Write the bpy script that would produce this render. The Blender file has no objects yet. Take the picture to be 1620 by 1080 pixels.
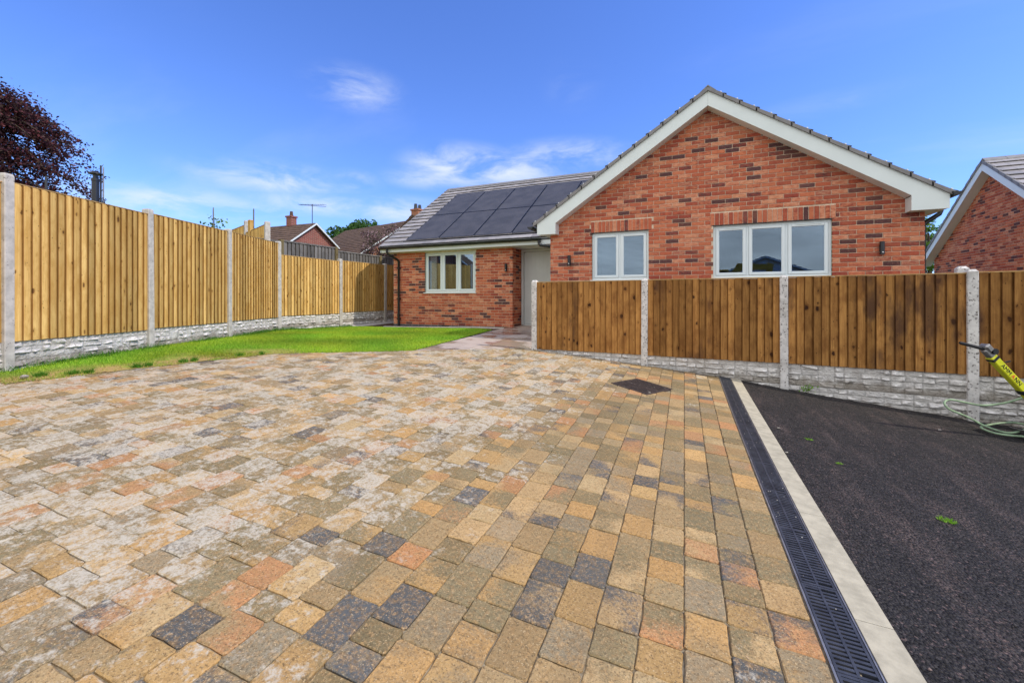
import bpy, math, random
import numpy as np
from mathutils import Vector, Matrix
random.seed(7); RS = np.random.RandomState(11)
scene = bpy.context.scene
R = math.radians

# ------------------------------------------------------------------ camera, sky, sun, exposure
cam_d = bpy.data.cameras.new('camera'); cam = bpy.data.objects.new('camera', cam_d)
scene.collection.objects.link(cam); scene.camera = cam
cam.location = (0, 0, 1.30); cam.rotation_euler = (R(90), 0, R(24))
cam_d.sensor_width = 36; cam_d.lens = 685 / 1620 * 36; cam_d.shift_y = -68 / 1620
cam_d.clip_start = 0.05; cam_d.clip_end = 2000

SUN_EL, SUN_DIR = R(47), Vector((1.0, 0.07, 0)).normalized()
sd = bpy.data.lights.new('sun', 'SUN'); sd.energy = 2.05; sd.angle = R(0.6); sd.color = (1, 0.93, 0.82)
sun = bpy.data.objects.new('sun', sd); scene.collection.objects.link(sun)
to_sun = Vector((SUN_DIR.x * math.cos(SUN_EL), SUN_DIR.y * math.cos(SUN_EL), math.sin(SUN_EL)))
sun.rotation_euler = to_sun.to_track_quat('Z', 'Y').to_euler()
sun.location = (20, 0, 30)

world = bpy.data.worlds.new('World'); scene.world = world; world.use_nodes = True
nt = world.node_tree; N = nt.nodes; L = nt.links; N.clear()
w_out = N.new('ShaderNodeOutputWorld'); w_bg = N.new('ShaderNodeBackground'); w_bg.inputs['Strength'].default_value = 0.15
sky = N.new('ShaderNodeTexSky'); sky.sky_type = 'NISHITA'; sky.sun_disc = False
sky.sun_elevation = SUN_EL; sky.sun_rotation = math.atan2(SUN_DIR.x, SUN_DIR.y)
sky.air_density = 1.15; sky.dust_density = 0.35; sky.ozone_density = 2.2
# wispy clouds mixed over the sky by direction (same for every ray)
tc = N.new('ShaderNodeTexCoord'); sep = N.new('ShaderNodeSeparateXYZ'); L.new(tc.outputs['Generated'], sep.inputs[0])
def wmath(op, a, b=None, clamp=False):
    m = N.new('ShaderNodeMath'); m.operation = op; m.use_clamp = clamp
    for i, x in enumerate((a, b)):
        if x is None: continue
        if isinstance(x, (int, float)): m.inputs[i].default_value = x
        else: L.new(x, m.inputs[i])
    return m.outputs[0]
zc = wmath('MAXIMUM', sep.outputs['Z'], 0.0); zz = wmath('ADD', zc, 0.16)
cx = wmath('DIVIDE', sep.outputs['X'], zz); cy = wmath('DIVIDE', sep.outputs['Y'], zz)
comb = N.new('ShaderNodeCombineXYZ'); L.new(cx, comb.inputs[0]); L.new(cy, comb.inputs[1])
mp = N.new('ShaderNodeMapping'); mp.inputs['Rotation'].default_value = (0, 0, R(-28)); mp.inputs['Scale'].default_value = (0.42, 1.25, 1)
mp.inputs['Location'].default_value = (1.7, 0.9, 0)
L.new(comb.outputs[0], mp.inputs[0])
n1 = N.new('ShaderNodeTexNoise'); n1.inputs['Scale'].default_value = 1.05; n1.inputs['Detail'].default_value = 7; n1.inputs['Roughness'].default_value = 0.55; n1.inputs['Distortion'].default_value = 0.35
L.new(mp.outputs[0], n1.inputs['Vector'])
cr = N.new('ShaderNodeMapRange'); cr.interpolation_type = 'SMOOTHSTEP'
cr.inputs['From Min'].default_value = 0.51; cr.inputs['From Max'].default_value = 0.76; cr.inputs['To Max'].default_value = 0.75
L.new(n1.outputs['Fac'], cr.inputs['Value'])
lowm = N.new('ShaderNodeMapRange'); lowm.inputs['From Min'].default_value = 0.62; lowm.inputs['From Max'].default_value = 0.05
lowm.inputs['To Min'].default_value = 0.2; lowm.inputs['To Max'].default_value = 1.0
L.new(sep.outputs['Z'], lowm.inputs['Value'])
cf0 = wmath('MULTIPLY', cr.outputs[0], lowm.outputs[0], True)
wn = N.new('ShaderNodeTexNoise'); wn.inputs['Scale'].default_value = 7.0; wn.inputs['Detail'].default_value = 7; wn.inputs['Roughness'].default_value = 0.6; wn.inputs['Distortion'].default_value = 0.4
wm = N.new('ShaderNodeMapping'); wm.inputs['Scale'].default_value = (1,1,2.6); L.new(tc.outputs['Generated'], wm.inputs[0]); L.new(wm.outputs[0], wn.inputs['Vector'])
wr = N.new('ShaderNodeMapRange'); wr.interpolation_type = 'SMOOTHSTEP'; wr.inputs['From Min'].default_value = 0.33; wr.inputs['From Max'].default_value = 0.68; L.new(wn.outputs['Fac'], wr.inputs['Value'])
tot = None
for (az, el, wa, we, amt) in ((-6.5,16.8,6.5,2.3,1.1),(-1,16.6,9,2.0,1.0),(7,18.0,7,1.8,.8),(-11,15.2,5,1.2,.6),(-20,24.4,4.6,2.0,.6),(-20,14.2,2.8,1.2,.6),(-29,13.6,8,1.7,.8),(-24,11.2,8,1.3,.7),(-36,9.8,10,1.6,.8),(-14,11.0,8,1.6,.75),(8,26,3,2.4,.10),(36,20,6,1.0,.12)):
    azr = R(24-az); d = (math.cos(R(el))*-math.sin(azr), math.cos(R(el))*math.cos(azr), math.sin(R(el)))
    sb = N.new('ShaderNodeVectorMath'); sb.operation = 'SUBTRACT'; L.new(tc.outputs['Generated'], sb.inputs[0]); sb.inputs[1].default_value = d
    sc3 = N.new('ShaderNodeVectorMath'); sc3.operation = 'MULTIPLY'; L.new(sb.outputs[0], sc3.inputs[0]); sc3.inputs[1].default_value = (1/math.sin(R(wa)),1/math.sin(R(wa)),1/math.sin(R(we)))
    ln = N.new('ShaderNodeVectorMath'); ln.operation = 'LENGTH'; L.new(sc3.outputs[0], ln.inputs[0])
    mr = N.new('ShaderNodeMapRange'); mr.interpolation_type = 'SMOOTHSTEP'; mr.inputs['From Min'].default_value = 1.5; mr.inputs['From Max'].default_value = 0.0; mr.inputs['To Max'].default_value = amt; L.new(ln.outputs['Value'], mr.inputs['Value'])
    tot = mr.outputs[0] if tot is None else wmath('MAXIMUM', tot, mr.outputs[0])
cf = wmath('ADD', wmath('MULTIPLY', cf0, 0.35), wmath('MULTIPLY', tot, wr.outputs[0]), True)
tintm = N.new('ShaderNodeMix'); tintm.data_type = 'RGBA'; tintm.blend_type = 'MULTIPLY'; tintm.inputs[0].default_value = 1
L.new(sky.outputs[0], tintm.inputs[6]); tintm.inputs[7].default_value = (0.42, 0.575, 1.02, 1)
cm = N.new('ShaderNodeMix'); cm.data_type = 'RGBA'
L.new(cf, cm.inputs[0]); L.new(tintm.outputs[2], cm.inputs[6]); cm.inputs[7].default_value = (3.7, 4.0, 4.5, 1)
# broken bank of daylight cloud on the side away from the view (the windows mirror it), brightened to fill the shaded front walls
n2 = N.new('ShaderNodeTexNoise'); n2.inputs['Scale'].default_value = 1.4; n2.inputs['Detail'].default_value = 6; L.new(comb.outputs[0], n2.inputs['Vector'])
yy = wmath('ADD', sep.outputs['Y'], wmath('MULTIPLY', wmath('SUBTRACT', n2.outputs['Fac'], 0.5), 0.9))
bk = N.new('ShaderNodeMapRange'); bk.interpolation_type = 'SMOOTHSTEP'; bk.inputs['From Min'].default_value = 0.12; bk.inputs['From Max'].default_value = -0.35; L.new(yy, bk.inputs['Value'])
shd = N.new('ShaderNodeMapRange'); shd.inputs['From Min'].default_value = 0.3; shd.inputs['From Max'].default_value = 0.7; shd.inputs['To Min'].default_value = 0.72; shd.inputs['To Max'].default_value = 1.2
L.new(n2.outputs['Fac'], shd.inputs['Value']); cc2 = N.new('ShaderNodeVectorMath'); cc2.operation = 'SCALE'; cc2.inputs[0].default_value = (6.5, 6.6, 6.75); L.new(shd.outputs[0], cc2.inputs['Scale'])
cm2 = N.new('ShaderNodeMix'); cm2.data_type = 'RGBA'; L.new(wmath('MULTIPLY', bk.outputs[0], 0.93), cm2.inputs[0]); L.new(cm.outputs[2], cm2.inputs[6]); L.new(cc2.outputs[0], cm2.inputs[7])
L.new(cm2.outputs[2], w_bg.inputs['Color']); L.new(w_bg.outputs[0], w_out.inputs[0])

scene.view_settings.view_transform = 'Standard'; scene.view_settings.look = 'None'
scene.view_settings.exposure = 0.68; scene.view_settings.gamma = 1.0; scene.view_settings.use_curve_mapping = False
scene.render.engine = 'CYCLES'
scene.cycles.use_denoising = True
scene.cycles.max_bounces = 6; scene.cycles.diffuse_bounces = 3; scene.cycles.glossy_bounces = 3
scene.cycles.transparent_max_bounces = 12; scene.cycles.sample_clamp_indirect = 8

# ------------------------------------------------------------------ terrain height
CP = np.array([(-7.16,2.14,.475),(-7.97,3.95,.52),(-8.7,5.55,.515),(-9.55,7.4,.515),(-9.6,9.4,.47),(-9.6,11.3,.49),(-8.56,10.4,.46),(-4.64,10.4,.54),(-3.2,10.8,.56),
(-2.82,7.37,.375),(-.89,7.29,.224),(1.03,7.19,.03),(2.94,7.02,-.16),(.41,1.73,0),(.2,7.0,.13),(-4.5,6.0,.40),(4,2,-.16),(8,7,-.5),(8,0,-.35),(0,-5,-.1),(-7,-5,.3),(-11,0,.42),(6,-6,-.3),(-14,8,.5),(-3,14,.55),(6,14,-.1),(-12,14,.55)])
def _tps():
    P = CP; n = len(P); d = np.hypot(P[:,None,0]-P[None,:,0], P[:,None,1]-P[None,:,1])
    K = np.where(d > 0, d*d*np.log(d+1e-12), 0) + .1*np.eye(n)
    A = np.zeros((n+3, n+3)); A[:n,:n] = K; A[:n,n] = 1; A[:n,n+1:] = P[:,:2]; A[n,:n] = 1; A[n+1:,:n] = P[:,:2].T
    return np.linalg.solve(A, np.r_[P[:,2], 0, 0, 0])
TW = _tps()
def GA(u, v):
    u = np.asarray(u, float); v = np.asarray(v, float)
    uc = np.clip(u, -15, 9); vc = np.clip(v, -7, 15)
    d = np.hypot(uc[...,None]-CP[:,0], vc[...,None]-CP[:,1]) + 1e-9
    return (d*d*np.log(d)) @ TW[:-3] + TW[-3] + TW[-2]*uc + TW[-1]*vc
def G(u, v): return float(GA(u, v))

# ------------------------------------------------------------------ helpers
WO = {}
def tag(o, label=None, cat=None, group=None, kind=None):
    if label: o['label'] = label
    if cat: o['category'] = cat
    if group: o['group'] = group
    if kind: o['kind'] = kind
    return o
def thing(name, label, cat, loc=(0,0,0), group=None):
    o = bpy.data.objects.new(name, None); scene.collection.objects.link(o)
    o.empty_display_size = .2; o.location = loc; WO[o.name] = Vector(loc)
    return tag(o, label, cat, group)
def place(name, mesh, parent=None, loc=(0,0,0), rot=None, mat4=None):
    o = bpy.data.objects.new(name, mesh); scene.collection.objects.link(o)
    loc = Vector(loc); po = WO[parent.name] if parent else Vector((0,0,0))
    if parent: o.parent = parent
    if mat4 is not None: 
        m = mat4.copy(); m.translation = m.translation - po; o.matrix_basis = m; WO[o.name] = mat4.translation.copy()
    else:
        o.location = loc - po
        if rot: o.rotation_euler = rot
        WO[o.name] = loc
    return o
def fastmesh(name, V, F, mat=None, tint=None, tint2=None, smooth=False):
    V = np.asarray(V, np.float32); F = np.asarray(F, np.int32); k = F.shape[1]
    me = bpy.data.meshes.new(name); me.vertices.add(len(V)); me.vertices.foreach_set('co', V.ravel())
    me.loops.add(F.size); me.loops.foreach_set('vertex_index', F.ravel())
    me.polygons.add(len(F)); me.polygons.foreach_set('loop_start', np.arange(0, F.size, k, dtype=np.int32))
    me.polygons.foreach_set('loop_total', np.full(len(F), k, np.int32))
    if smooth: me.polygons.foreach_set('use_smooth', np.ones(len(F), bool))
    me.update(calc_edges=True); me.validate()
    for nm, t in (('tint', tint), ('tint2', tint2)):
        if t is not None:
            a = me.attributes.new(nm, 'FLOAT_COLOR', 'FACE')
            t = np.c_[np.asarray(t, np.float32)[:, :3], np.ones(len(t), np.float32)]
            a.data.foreach_set('color', t.ravel())
    if mat: me.materials.append(mat)
    return me
class MB:
    def __init__(s): s.v = []; s.f = []; s.t = []; s.t2 = []; s.ct = (1,1,1); s.ct2 = (1,1,1); s.sm = []; s.smooth = False
    def add(s, vs, fs):
        b = len(s.v); s.v += [tuple(q) for q in vs]; s.f += [tuple(b+i for i in q) for q in fs]
        s.t += [s.ct]*len(fs); s.t2 += [s.ct2]*len(fs); s.sm += [s.smooth]*len(fs); return s
    def box(s, a, b, ch=0.0):
        x0,y0,z0 = a; x1,y1,z1 = b
        if ch <= 0:
            return s.add([(x0,y0,z0),(x1,y0,z0),(x1,y1,z0),(x0,y1,z0),(x0,y0,z1),(x1,y0,z1),(x1,y1,z1),(x0,y1,z1)],
                [(0,3,2,1),(4,5,6,7),(0,1,5,4),(1,2,6,5),(2,3,7,6),(3,0,4,7)])
        c = ch; P = []
        xs, ys, zs = (x0,x1), (y0,y1), (z0,z1); idx = {}
        for i in (0,1):
            for j in (0,1):
                for k in (0,1):
                    sx, sy, sz = (1,-1)[i]*c, (1,-1)[j]*c, (1,-1)[k]*c
                    for ax in range(3):
                        p = [xs[i]+sx, ys[j]+sy, zs[k]+sz]; p[ax] -= (sx,sy,sz)[ax]
                        idx[(i,j,k,ax)] = len(P); P.append(tuple(p))
        F = []
        def face(q):
            F.append(q)
        for ax in range(3):
            o1, o2 = [(1,2),(2,0),(0,1)][ax]
            for sgn in (0,1):
                q = []
                for (a1, b1) in ((0,0),(1,0),(1,1),(0,1)):
                    key = [0,0,0]; key[ax] = sgn; key[o1] = a1; key[o2] = b1; q.append(idx[(key[0],key[1],key[2],ax)])
                face(tuple(q) if sgn else tuple(reversed(q)))
        for ax in range(3):
            o1, o2 = [(1,2),(2,0),(0,1)][ax]
            for a1 in (0,1):
                for b1 in (0,1):
                    k0=[0,0,0];k1=[0,0,0];k0[ax]=0;k1[ax]=1;k0[o1]=k1[o1]=a1;k0[o2]=k1[o2]=b1
                    q=(idx[(*k0,o1)],idx[(*k1,o1)],idx[(*k1,o2)],idx[(*k0,o2)])
                    if a1 ^ b1: q = tuple(reversed(q))
                    face(tuple(reversed(q)) if False else q)
        for i in (0,1):
            for j in (0,1):
                for k in (0,1):
                    q=(idx[(i,j,k,0)],idx[(i,j,k,1)],idx[(i,j,k,2)])
                    face(q if (i+j+k)%2 else tuple(reversed(q)))
        return s.add(P, F)
    def obox(s, M, a, b, ch=0.0):
        n = len(s.v); s.box(a, b, ch); s.v[n:] = [tuple(M @ Vector(q)) for q in s.v[n:]]; return s
    def prism(s, pts, ax, d0, d1):
        """extrude a polygon (list of 2D) along axis ax ('x','y','z') from d0 to d1"""
        def mk(p, d): return {'x': (d, p[0], p[1]), 'y': (p[0], d, p[1]), 'z': (p[0], p[1], d)}[ax]
        n = len(pts); vs = [mk(p, d0) for p in pts] + [mk(p, d1) for p in pts]
        fs = [tuple(range(n)), tuple(range(2*n-1, n-1, -1))] + [(i, i+n, (i+1)%n+n, (i+1)%n) for i in range(n)]
        return s.add(vs, fs)
    def tube(s, path, r, n=8, cap=True, arc=None):
        path = [Vector(p) for p in path]; rr = r if isinstance(r, (list, tuple)) else [r]*len(path)
        sm = s.smooth; s.smooth = True
        rings = []; up = Vector((0,0,1)); prev = None
        a0, a1 = arc or (0, 2*math.pi); m = n if arc is None else n+1
        for i, p in enumerate(path):
            t = (path[min(i+1, len(path)-1)] - path[max(i-1, 0)]).normalized()
            if prev is None:
                x = up.cross(t); x = x.normalized() if x.length > .05 else Vector((1,0,0)).cross(t).normalized()
            else: x = (prev - t*prev.dot(t)).normalized()
            prev = x; y = t.cross(x)
            rings.append([p + (x*math.cos(a0+(a1-a0)*k/n) + y*math.sin(a0+(a1-a0)*k/n))*rr[i] for k in range(m)])
        vs = [q for g in rings for q in g]; fs = []
        for i in range(len(rings)-1):
            for k in range(n):
                k2 = (k+1) % m; fs.append((i*m+k, i*m+k2, (i+1)*m+k2, (i+1)*m+k))
        s.add(vs, fs); s.smooth = sm
        if cap and arc is None:
            s.add(rings[0][::-1], [tuple(range(m))]); s.add(rings[-1], [tuple(range(m))])
        return s
    def mesh(s, name, mat, origin=(0,0,0)):
        me = bpy.data.meshes.new(name); o = Vector(origin)
        me.from_pydata([(q[0]-o.x, q[1]-o.y, q[2]-o.z) for q in s.v], [], s.f)
        me.update()
        for nm, t in (('tint', s.t), ('tint2', s.t2)):
            a = me.attributes.new(nm, 'FLOAT_COLOR', 'FACE')
            a.data.foreach_set('color', np.array([(c[0],c[1],c[2],1) for c in t], np.float32).ravel())
        if any(s.sm): me.polygons.foreach_set('use_smooth', s.sm)
        me.materials.append(mat); return me
    def build(s, name, mat, parent=None, origin=None):
        if origin is None:
            A = np.array(s.v); lo, hi = A.min(0), A.max(0); origin = ((lo[0]+hi[0])/2, (lo[1]+hi[1])/2, lo[2])
        return place(name, s.mesh(name, mat, origin), parent, origin)

# ------------------------------------------------------------------ materials
class Mat:
    def __init__(s, name, rough=.8, spec=.3):
        s.m = bpy.data.materials.new(name); s.m.use_nodes = True; s.nt = s.m.node_tree
        s.b = s.nt.nodes['Principled BSDF']; s.b.inputs['Roughness'].default_value = rough
        s.b.inputs['Specular IOR Level'].default_value = spec
        s.pos = s.n('ShaderNodeNewGeometry').outputs['Position']
        s.h = None
    def n(s, t): return s.nt.nodes.new(t)
    def l(s, a, b): s.nt.links.new(a, b)
    def col(s, c):
        if isinstance(c, (tuple, list)): return (c[0], c[1], c[2], 1)
        return c
    def setc(s, c): 
        c = s.col(c)
        if isinstance(c, tuple): s.b.inputs['Base Color'].default_value = c
        else: s.l(c, s.b.inputs['Base Color'])
        return s
    def attr(s, nm='tint'):
        a = s.n('ShaderNodeAttribute'); a.attribute_name = nm; return a.outputs['Color']
    def vec(s, scale=(1,1,1), rot=(0,0,0), src=None, rnd=0):
        m = s.n('ShaderNodeMapping'); m.inputs['Scale'].default_value = scale; m.inputs['Rotation'].default_value = rot
        src = src or s.pos
        if rnd:
            oi = s.n('ShaderNodeObjectInfo'); v = s.n('ShaderNodeVectorMath'); v.operation = 'MULTIPLY_ADD'
            s.l(oi.outputs['Random'], v.inputs[0]); v.inputs[1].default_value = (rnd, rnd*1.7, rnd*.6); s.l(src, v.inputs[2]); src = v.outputs[0]
        s.l(src, m.inputs['Vector']); return m.outputs[0]
    def objpos(s): return s.n('ShaderNodeTexCoord').outputs['Object']
    def noise(s, scale, detail=4, rough=.55, vec=None, dist=0):
        t = s.n('ShaderNodeTexNoise'); t.inputs['Scale'].default_value = scale; t.inputs['Detail'].default_value = detail
        t.inputs['Roughness'].default_value = rough; t.inputs['Distortion'].default_value = dist
        s.l(vec if vec is not None else s.pos, t.inputs['Vector']); return t.outputs['Fac']
    def voro(s, scale, vec=None, feat='F1', out='Distance', rand=1):
        t = s.n('ShaderNodeTexVoronoi'); t.feature = feat; t.inputs['Scale'].default_value = scale; t.inputs['Randomness'].default_value = rand
        s.l(vec if vec is not None else s.pos, t.inputs['Vector']); return t.outputs[out]
    def ramp(s, x, a, b, lo=0, hi=1, smooth=True):
        m = s.n('ShaderNodeMapRange'); m.inputs['From Min'].default_value = a; m.inputs['From Max'].default_value = b
        m.inputs['To Min'].default_value = lo; m.inputs['To Max'].default_value = hi
        if smooth: m.interpolation_type = 'SMOOTHSTEP'
        s.l(x, m.inputs['Value']); return m.outputs[0]
    def math(s, op, a, b=None):
        m = s.n('ShaderNodeMath'); m.operation = op
        for i, x in enumerate((a, b)):
            if x is None: continue
            if isinstance(x, (int, float)): m.inputs[i].default_value = x
            else: s.l(x, m.inputs[i])
        return m.outputs[0]
    def mix(s, f, a, b, mode='MIX'):
        m = s.n('ShaderNodeMix'); m.data_type = 'RGBA'; m.blend_type = mode
        for i, x in ((0, f), (6, s.col(a)), (7, s.col(b))):
            if isinstance(x, (int, float, tuple)): m.inputs[i].default_value = x
            else: s.l(x, m.inputs[i])
        return m.outputs[2]
    def sep(s, v=None):
        q = s.n('ShaderNodeSeparateXYZ'); s.l(v if v is not None else s.pos, q.inputs[0]); return q.outputs
    def rnd(s): return s.n('ShaderNodeObjectInfo').outputs['Random']
    def bump(s, h, dist=.01, strength=1.0):
        b = s.n('ShaderNodeBump'); b.inputs['Distance'].default_value = dist; b.inputs['Strength'].default_value = strength
        s.l(h, b.inputs['Height'])
        if s.h is not None: s.l(s.h, b.inputs['Normal'])
        s.h = b.outputs[0]; s.l(s.h, s.b.inputs['Normal']); return s
    def rough(s, x): s.l(x, s.b.inputs['Roughness']); return s

def simple(name, c, rough=.6, spec=.4, var=.12, sc=6, bsc=60, bd=.002, metal=0):
    m = Mat(name, rough, spec); m.b.inputs['Metallic'].default_value = metal
    n = m.noise(sc, 5); d = m.ramp(n, .3, .7, 1-var, 1+var, False)
    v = m.n('ShaderNodeVectorMath'); v.operation = 'SCALE'; v.inputs[0].default_value = c[:3]; m.l(d, v.inputs['Scale'])
    m.setc(v.outputs[0])
    if bd: m.bump(m.noise(bsc, 4), bd, .5)
    return m.m

def wood(name, light, dark, knot, wet=None, kn=.5):
    m = Mat(name, .8, .12)
    v = m.vec((1,1,1), rnd=17)
    # the grain swings round each knot
    wo = m.n('ShaderNodeTexNoise'); wo.inputs['Scale'].default_value = 26; wo.inputs['Detail'].default_value = 3; m.l(v, wo.inputs['Vector']); wa = m.n('ShaderNodeVectorMath'); wa.operation = 'MULTIPLY_ADD'; m.l(wo.outputs['Color'], wa.inputs[0]); wa.inputs[1].default_value = (.03,.03,.05); m.l(v, wa.inputs[2])
    vk = m.vec((1,1,.62), src=wa.outputs[0]); k = m.voro(8.5, vk); kcl = m.sep(m.voro(8.5, vk, out='Color'))
    kk = m.ramp(kcl[0], kn, kn+.04); rad = m.ramp(kcl[1], 0, 1, .75, 1.9, False); kd = m.math('MULTIPLY', k, rad)
    halo = m.math('MULTIPLY', m.ramp(kd, .06, .42, 1, 0), kk)
    off = m.n('ShaderNodeVectorMath'); off.operation = 'MULTIPLY_ADD'; m.l(halo, off.inputs[0]); off.inputs[1].default_value = (.035,.035,.02); m.l(v, off.inputs[2])
    vg = m.vec((1,1,.035), src=off.outputs[0])
    g = m.noise(30, 5, .6, vg, 1.0); g2 = m.noise(120, 3, .6, vg)
    c = m.mix(m.ramp(g, .40, .70, 0, .60), light, dark)
    c = m.mix(m.ramp(g2, .45, .7, 0, .35), c, dark)
    bl = m.ramp(m.noise(6, 5, .65, m.vec((1,1,.5), src=v)), .42, .66, 0, .7); c = m.mix(bl, c, dark)
    c = m.mix(m.math('MULTIPLY', halo, .75), c, dark)
    kf = m.math('MULTIPLY', m.ramp(kd, .11, .19, 1, 0), kk); c = m.mix(m.math('MULTIPLY', kf, .92), c, knot)
    vp = m.vec((1,1,.7), src=v); pin = m.voro(24, vp); pk = m.math('MULTIPLY', m.ramp(pin, .10, .20, 1, 0), m.ramp(m.sep(m.voro(24, vp, out='Color'))[0], .76, .80))
    c = m.mix(m.math('MULTIPLY', pk, .75), c, knot)
    br = m.ramp(m.rnd(), 0, 1, .64, 1.2, False)
    sc = m.n('ShaderNodeVectorMath'); sc.operation = 'SCALE'; m.l(c, sc.inputs[0]); m.l(br, sc.inputs['Scale'])
    c = sc.outputs[0]
    big = m.ramp(m.noise(1.6, 3, .5), .35, .7, 0, .35); c = m.mix(big, c, dark)
    if wet:
        st = m.ramp(m.noise(2.2, 5, .65, m.vec((1,1,.3))), .54, .70, 0, .85); c = m.mix(st, c, wet)
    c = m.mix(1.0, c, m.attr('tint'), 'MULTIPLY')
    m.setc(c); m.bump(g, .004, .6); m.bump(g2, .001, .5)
    return m.m

def concrete(name, c, pit=0, stain=(.2,.17,.12), sa=.4, tinted=False, grain=.003):
    m = Mat(name, .85, .25)
    n = m.noise(14, 6, .6); k = m.mix(m.ramp(n, .3, .72, 0, 1), c, tuple(x*.72 for x in c))
    if tinted:
        k = m.mix(1.0, k, m.attr('tint'), 'MULTIPLY')
        zz_ = m.math('ADD', m.sep(m.objpos())[2], m.math('MULTIPLY', m.noise(7, 4, .6), -.22)); k = m.mix(m.ramp(zz_, .03, -.07, 0, .6), k, (.17,.13,.08))
    s_ = m.ramp(m.noise(3.2, 5, .6), .5, .72, 0, sa); k = m.mix(s_, k, stain)
    if pit:
        wo = m.n('ShaderNodeTexNoise'); wo.inputs['Scale'].default_value = 55; wo.inputs['Detail'].default_value = 3; m.l(m.pos, wo.inputs['Vector']); wa = m.n('ShaderNodeVectorMath'); wa.operation = 'MULTIPLY_ADD'; m.l(wo.outputs['Color'], wa.inputs[0]); wa.inputs[1].default_value = (.035,.035,.035); m.l(m.pos, wa.inputs[2])
        w = m.vec((1,1,.75), src=wa.outputs[0]); d = m.voro(44 if pit < 1 else 34, w); p = m.math('MULTIPLY', m.ramp(d, .12, .34 if pit < 1 else .42, 1, 0), m.ramp(m.noise(12, 3), .52 if pit < 1 else .33, .60 if pit < 1 else .50))
        k = m.mix(m.math('MULTIPLY', p, .85), k, (.10,.08,.07)); m.bump(m.math('MULTIPLY', p, -1), .004*pit, 1)
    m.bump(m.noise(90, 5, .7), grain, .7)
    if tinted: m.bump(m.noise(22, 4, .6, m.vec((1,1,1.6))), .03, .8)
    m.setc(k); return m.m

def brickmat(name='brick'):
    m = Mat(name, .9, .1)
    q = m.sep(); a = m.math('ADD', q[0], q[1]); cmb = m.n('ShaderNodeCombineXYZ'); m.l(a, cmb.inputs[0]); m.l(q[2], cmb.inputs[2]); 
    v = m.vec((1,1,2.2), src=cmb.outputs[0])
    t = m.attr('tint'); t2 = m.attr('tint2')
    n = m.noise(13, 6, .7, v); c = m.mix(m.ramp(n, .36, .66), t, t2)
    n2 = m.noise(48, 5, .7, v); c = m.mix(m.ramp(n2, .48, .72, 0, .55), c, (.24,.07,.045))
    n3 = m.noise(27, 5, .7, v); c = m.mix(m.ramp(n3, .52, .72, 0, .45), c, (.70,.36,.21))
    n4 = m.noise(1.3, 3, .5, v); c = m.mix(m.ramp(n4, .45, .75, 0, .22), c, (.52,.20,.11))
    m.setc(c); m.bump(m.noise(70, 5, .7), .004, .8); return m.m

M = {}
M['brick'] = brickmat()
M['mortar'] = concrete('mortar', (.80,.64,.47), sa=.3, stain=(.3,.2,.13))
M['blue_brick'] = simple('engineering_brick', (.085,.085,.10), .6, .4, .3, 9)
M['wood_new'] = wood('golden_treated_wood', (.82,.54,.185), (.54,.29,.07), (.13,.055,.02), kn=.18)
M['wood_brown'] = wood('brown_treated_wood', (.49,.245,.072), (.19,.078,.022), (.030,.012,.008), (.08,.04,.024), kn=.25)
M['wood_cap'] = wood('cap_wood', (.55,.38,.17), (.36,.2,.07), (.2,.1,.04))
M['wood_grey'] = wood('weathered_wood', (.22,.21,.19), (.12,.115,.105), (.06,.05,.05))
M['wood_olive'] = wood('old_post_wood', (.27,.22,.11), (.17,.13,.06), (.1,.07,.03))
M['conc_post'] = concrete('post_concrete', (.56,.52,.46), .25, sa=.25)
M['conc_pit'] = concrete('pitted_post_concrete', (.72,.69,.65), 1.2, sa=.4)
M['rock_white'] = concrete('rock_faced_concrete_pale', (.84,.80,.74), 0, (.42,.36,.28), .4, True, .012)
M['rock_grey'] = concrete('rock_faced_concrete_grey', (.86,.82,.77), 0, (.24,.20,.16), .6, True, .012)
M['kerb'] = concrete('kerb_concrete', (.48,.43,.315), 0, (.33,.30,.22), .35, grain=.001)
M['upvc'] = simple('sage_white_upvc', (.70,.76,.74), .35, .5, .03, 3, 40, 0)
M['frame'] = simple('pale_grey_frame', (.72,.79,.80), .35, .5, .03, 3, 40, 0)
M['door'] = simple('grey_door', (.60,.63,.60), .4, .5, .04, 3, 40, 0)
M['black'] = simple('black_plastic', (.012,.013,.016), .35, .5, .2, 5, 30, 0)
M['grate'] = simple('dusty_black_grate', (.035,.038,.048), .5, .5, .45, 14, 60, .001)
M['void'] = simple('channel_bottom', (.008,.008,.008), .9, .1, .1, 5, 30, 0)
M['solar'] = None
m = Mat('solar_glass', .3, .25); m.setc(m.mix(m.ramp(m.noise(3,3), .3, .7), (.055,.054,.058), (.078,.075,.080)))
m.b.inputs['Coat Weight'].default_value = .15; m.b.inputs['Coat Roughness'].default_value = .35; m.rough(m.ramp(m.noise(25,4), .3, .7, .45, .6)); M['solar'] = m.m
def tilemat():
    m = Mat('roof_tile', .55, .35); t = m.attr('tint'); c = m.mix(m.ramp(m.noise(5,5), .35, .7, 0, .6), t, (.40,.36,.35))
    br = m.ramp(m.rnd(), 0, 1, .8, 1.2, False); sc = m.n('ShaderNodeVectorMath'); sc.operation = 'SCALE'; m.l(c, sc.inputs[0]); m.l(br, sc.inputs['Scale'])
    m.setc(sc.outputs[0]); m.bump(m.noise(80,4,.7), .002, .6); return m.m
M['tile'] = tilemat()
M['tile_brown'] = simple('brown_tile', (.115,.075,.055), .85, .2, .35, 4, 30, .004)
M['verge'] = simple('grey_verge', (.22,.21,.205), .55, .4, .15, 8, 60, .001)
M['clip'] = simple('steel_clip', (.6,.6,.6), .3, .5, .1, 8, 60, 0, .8)
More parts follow.
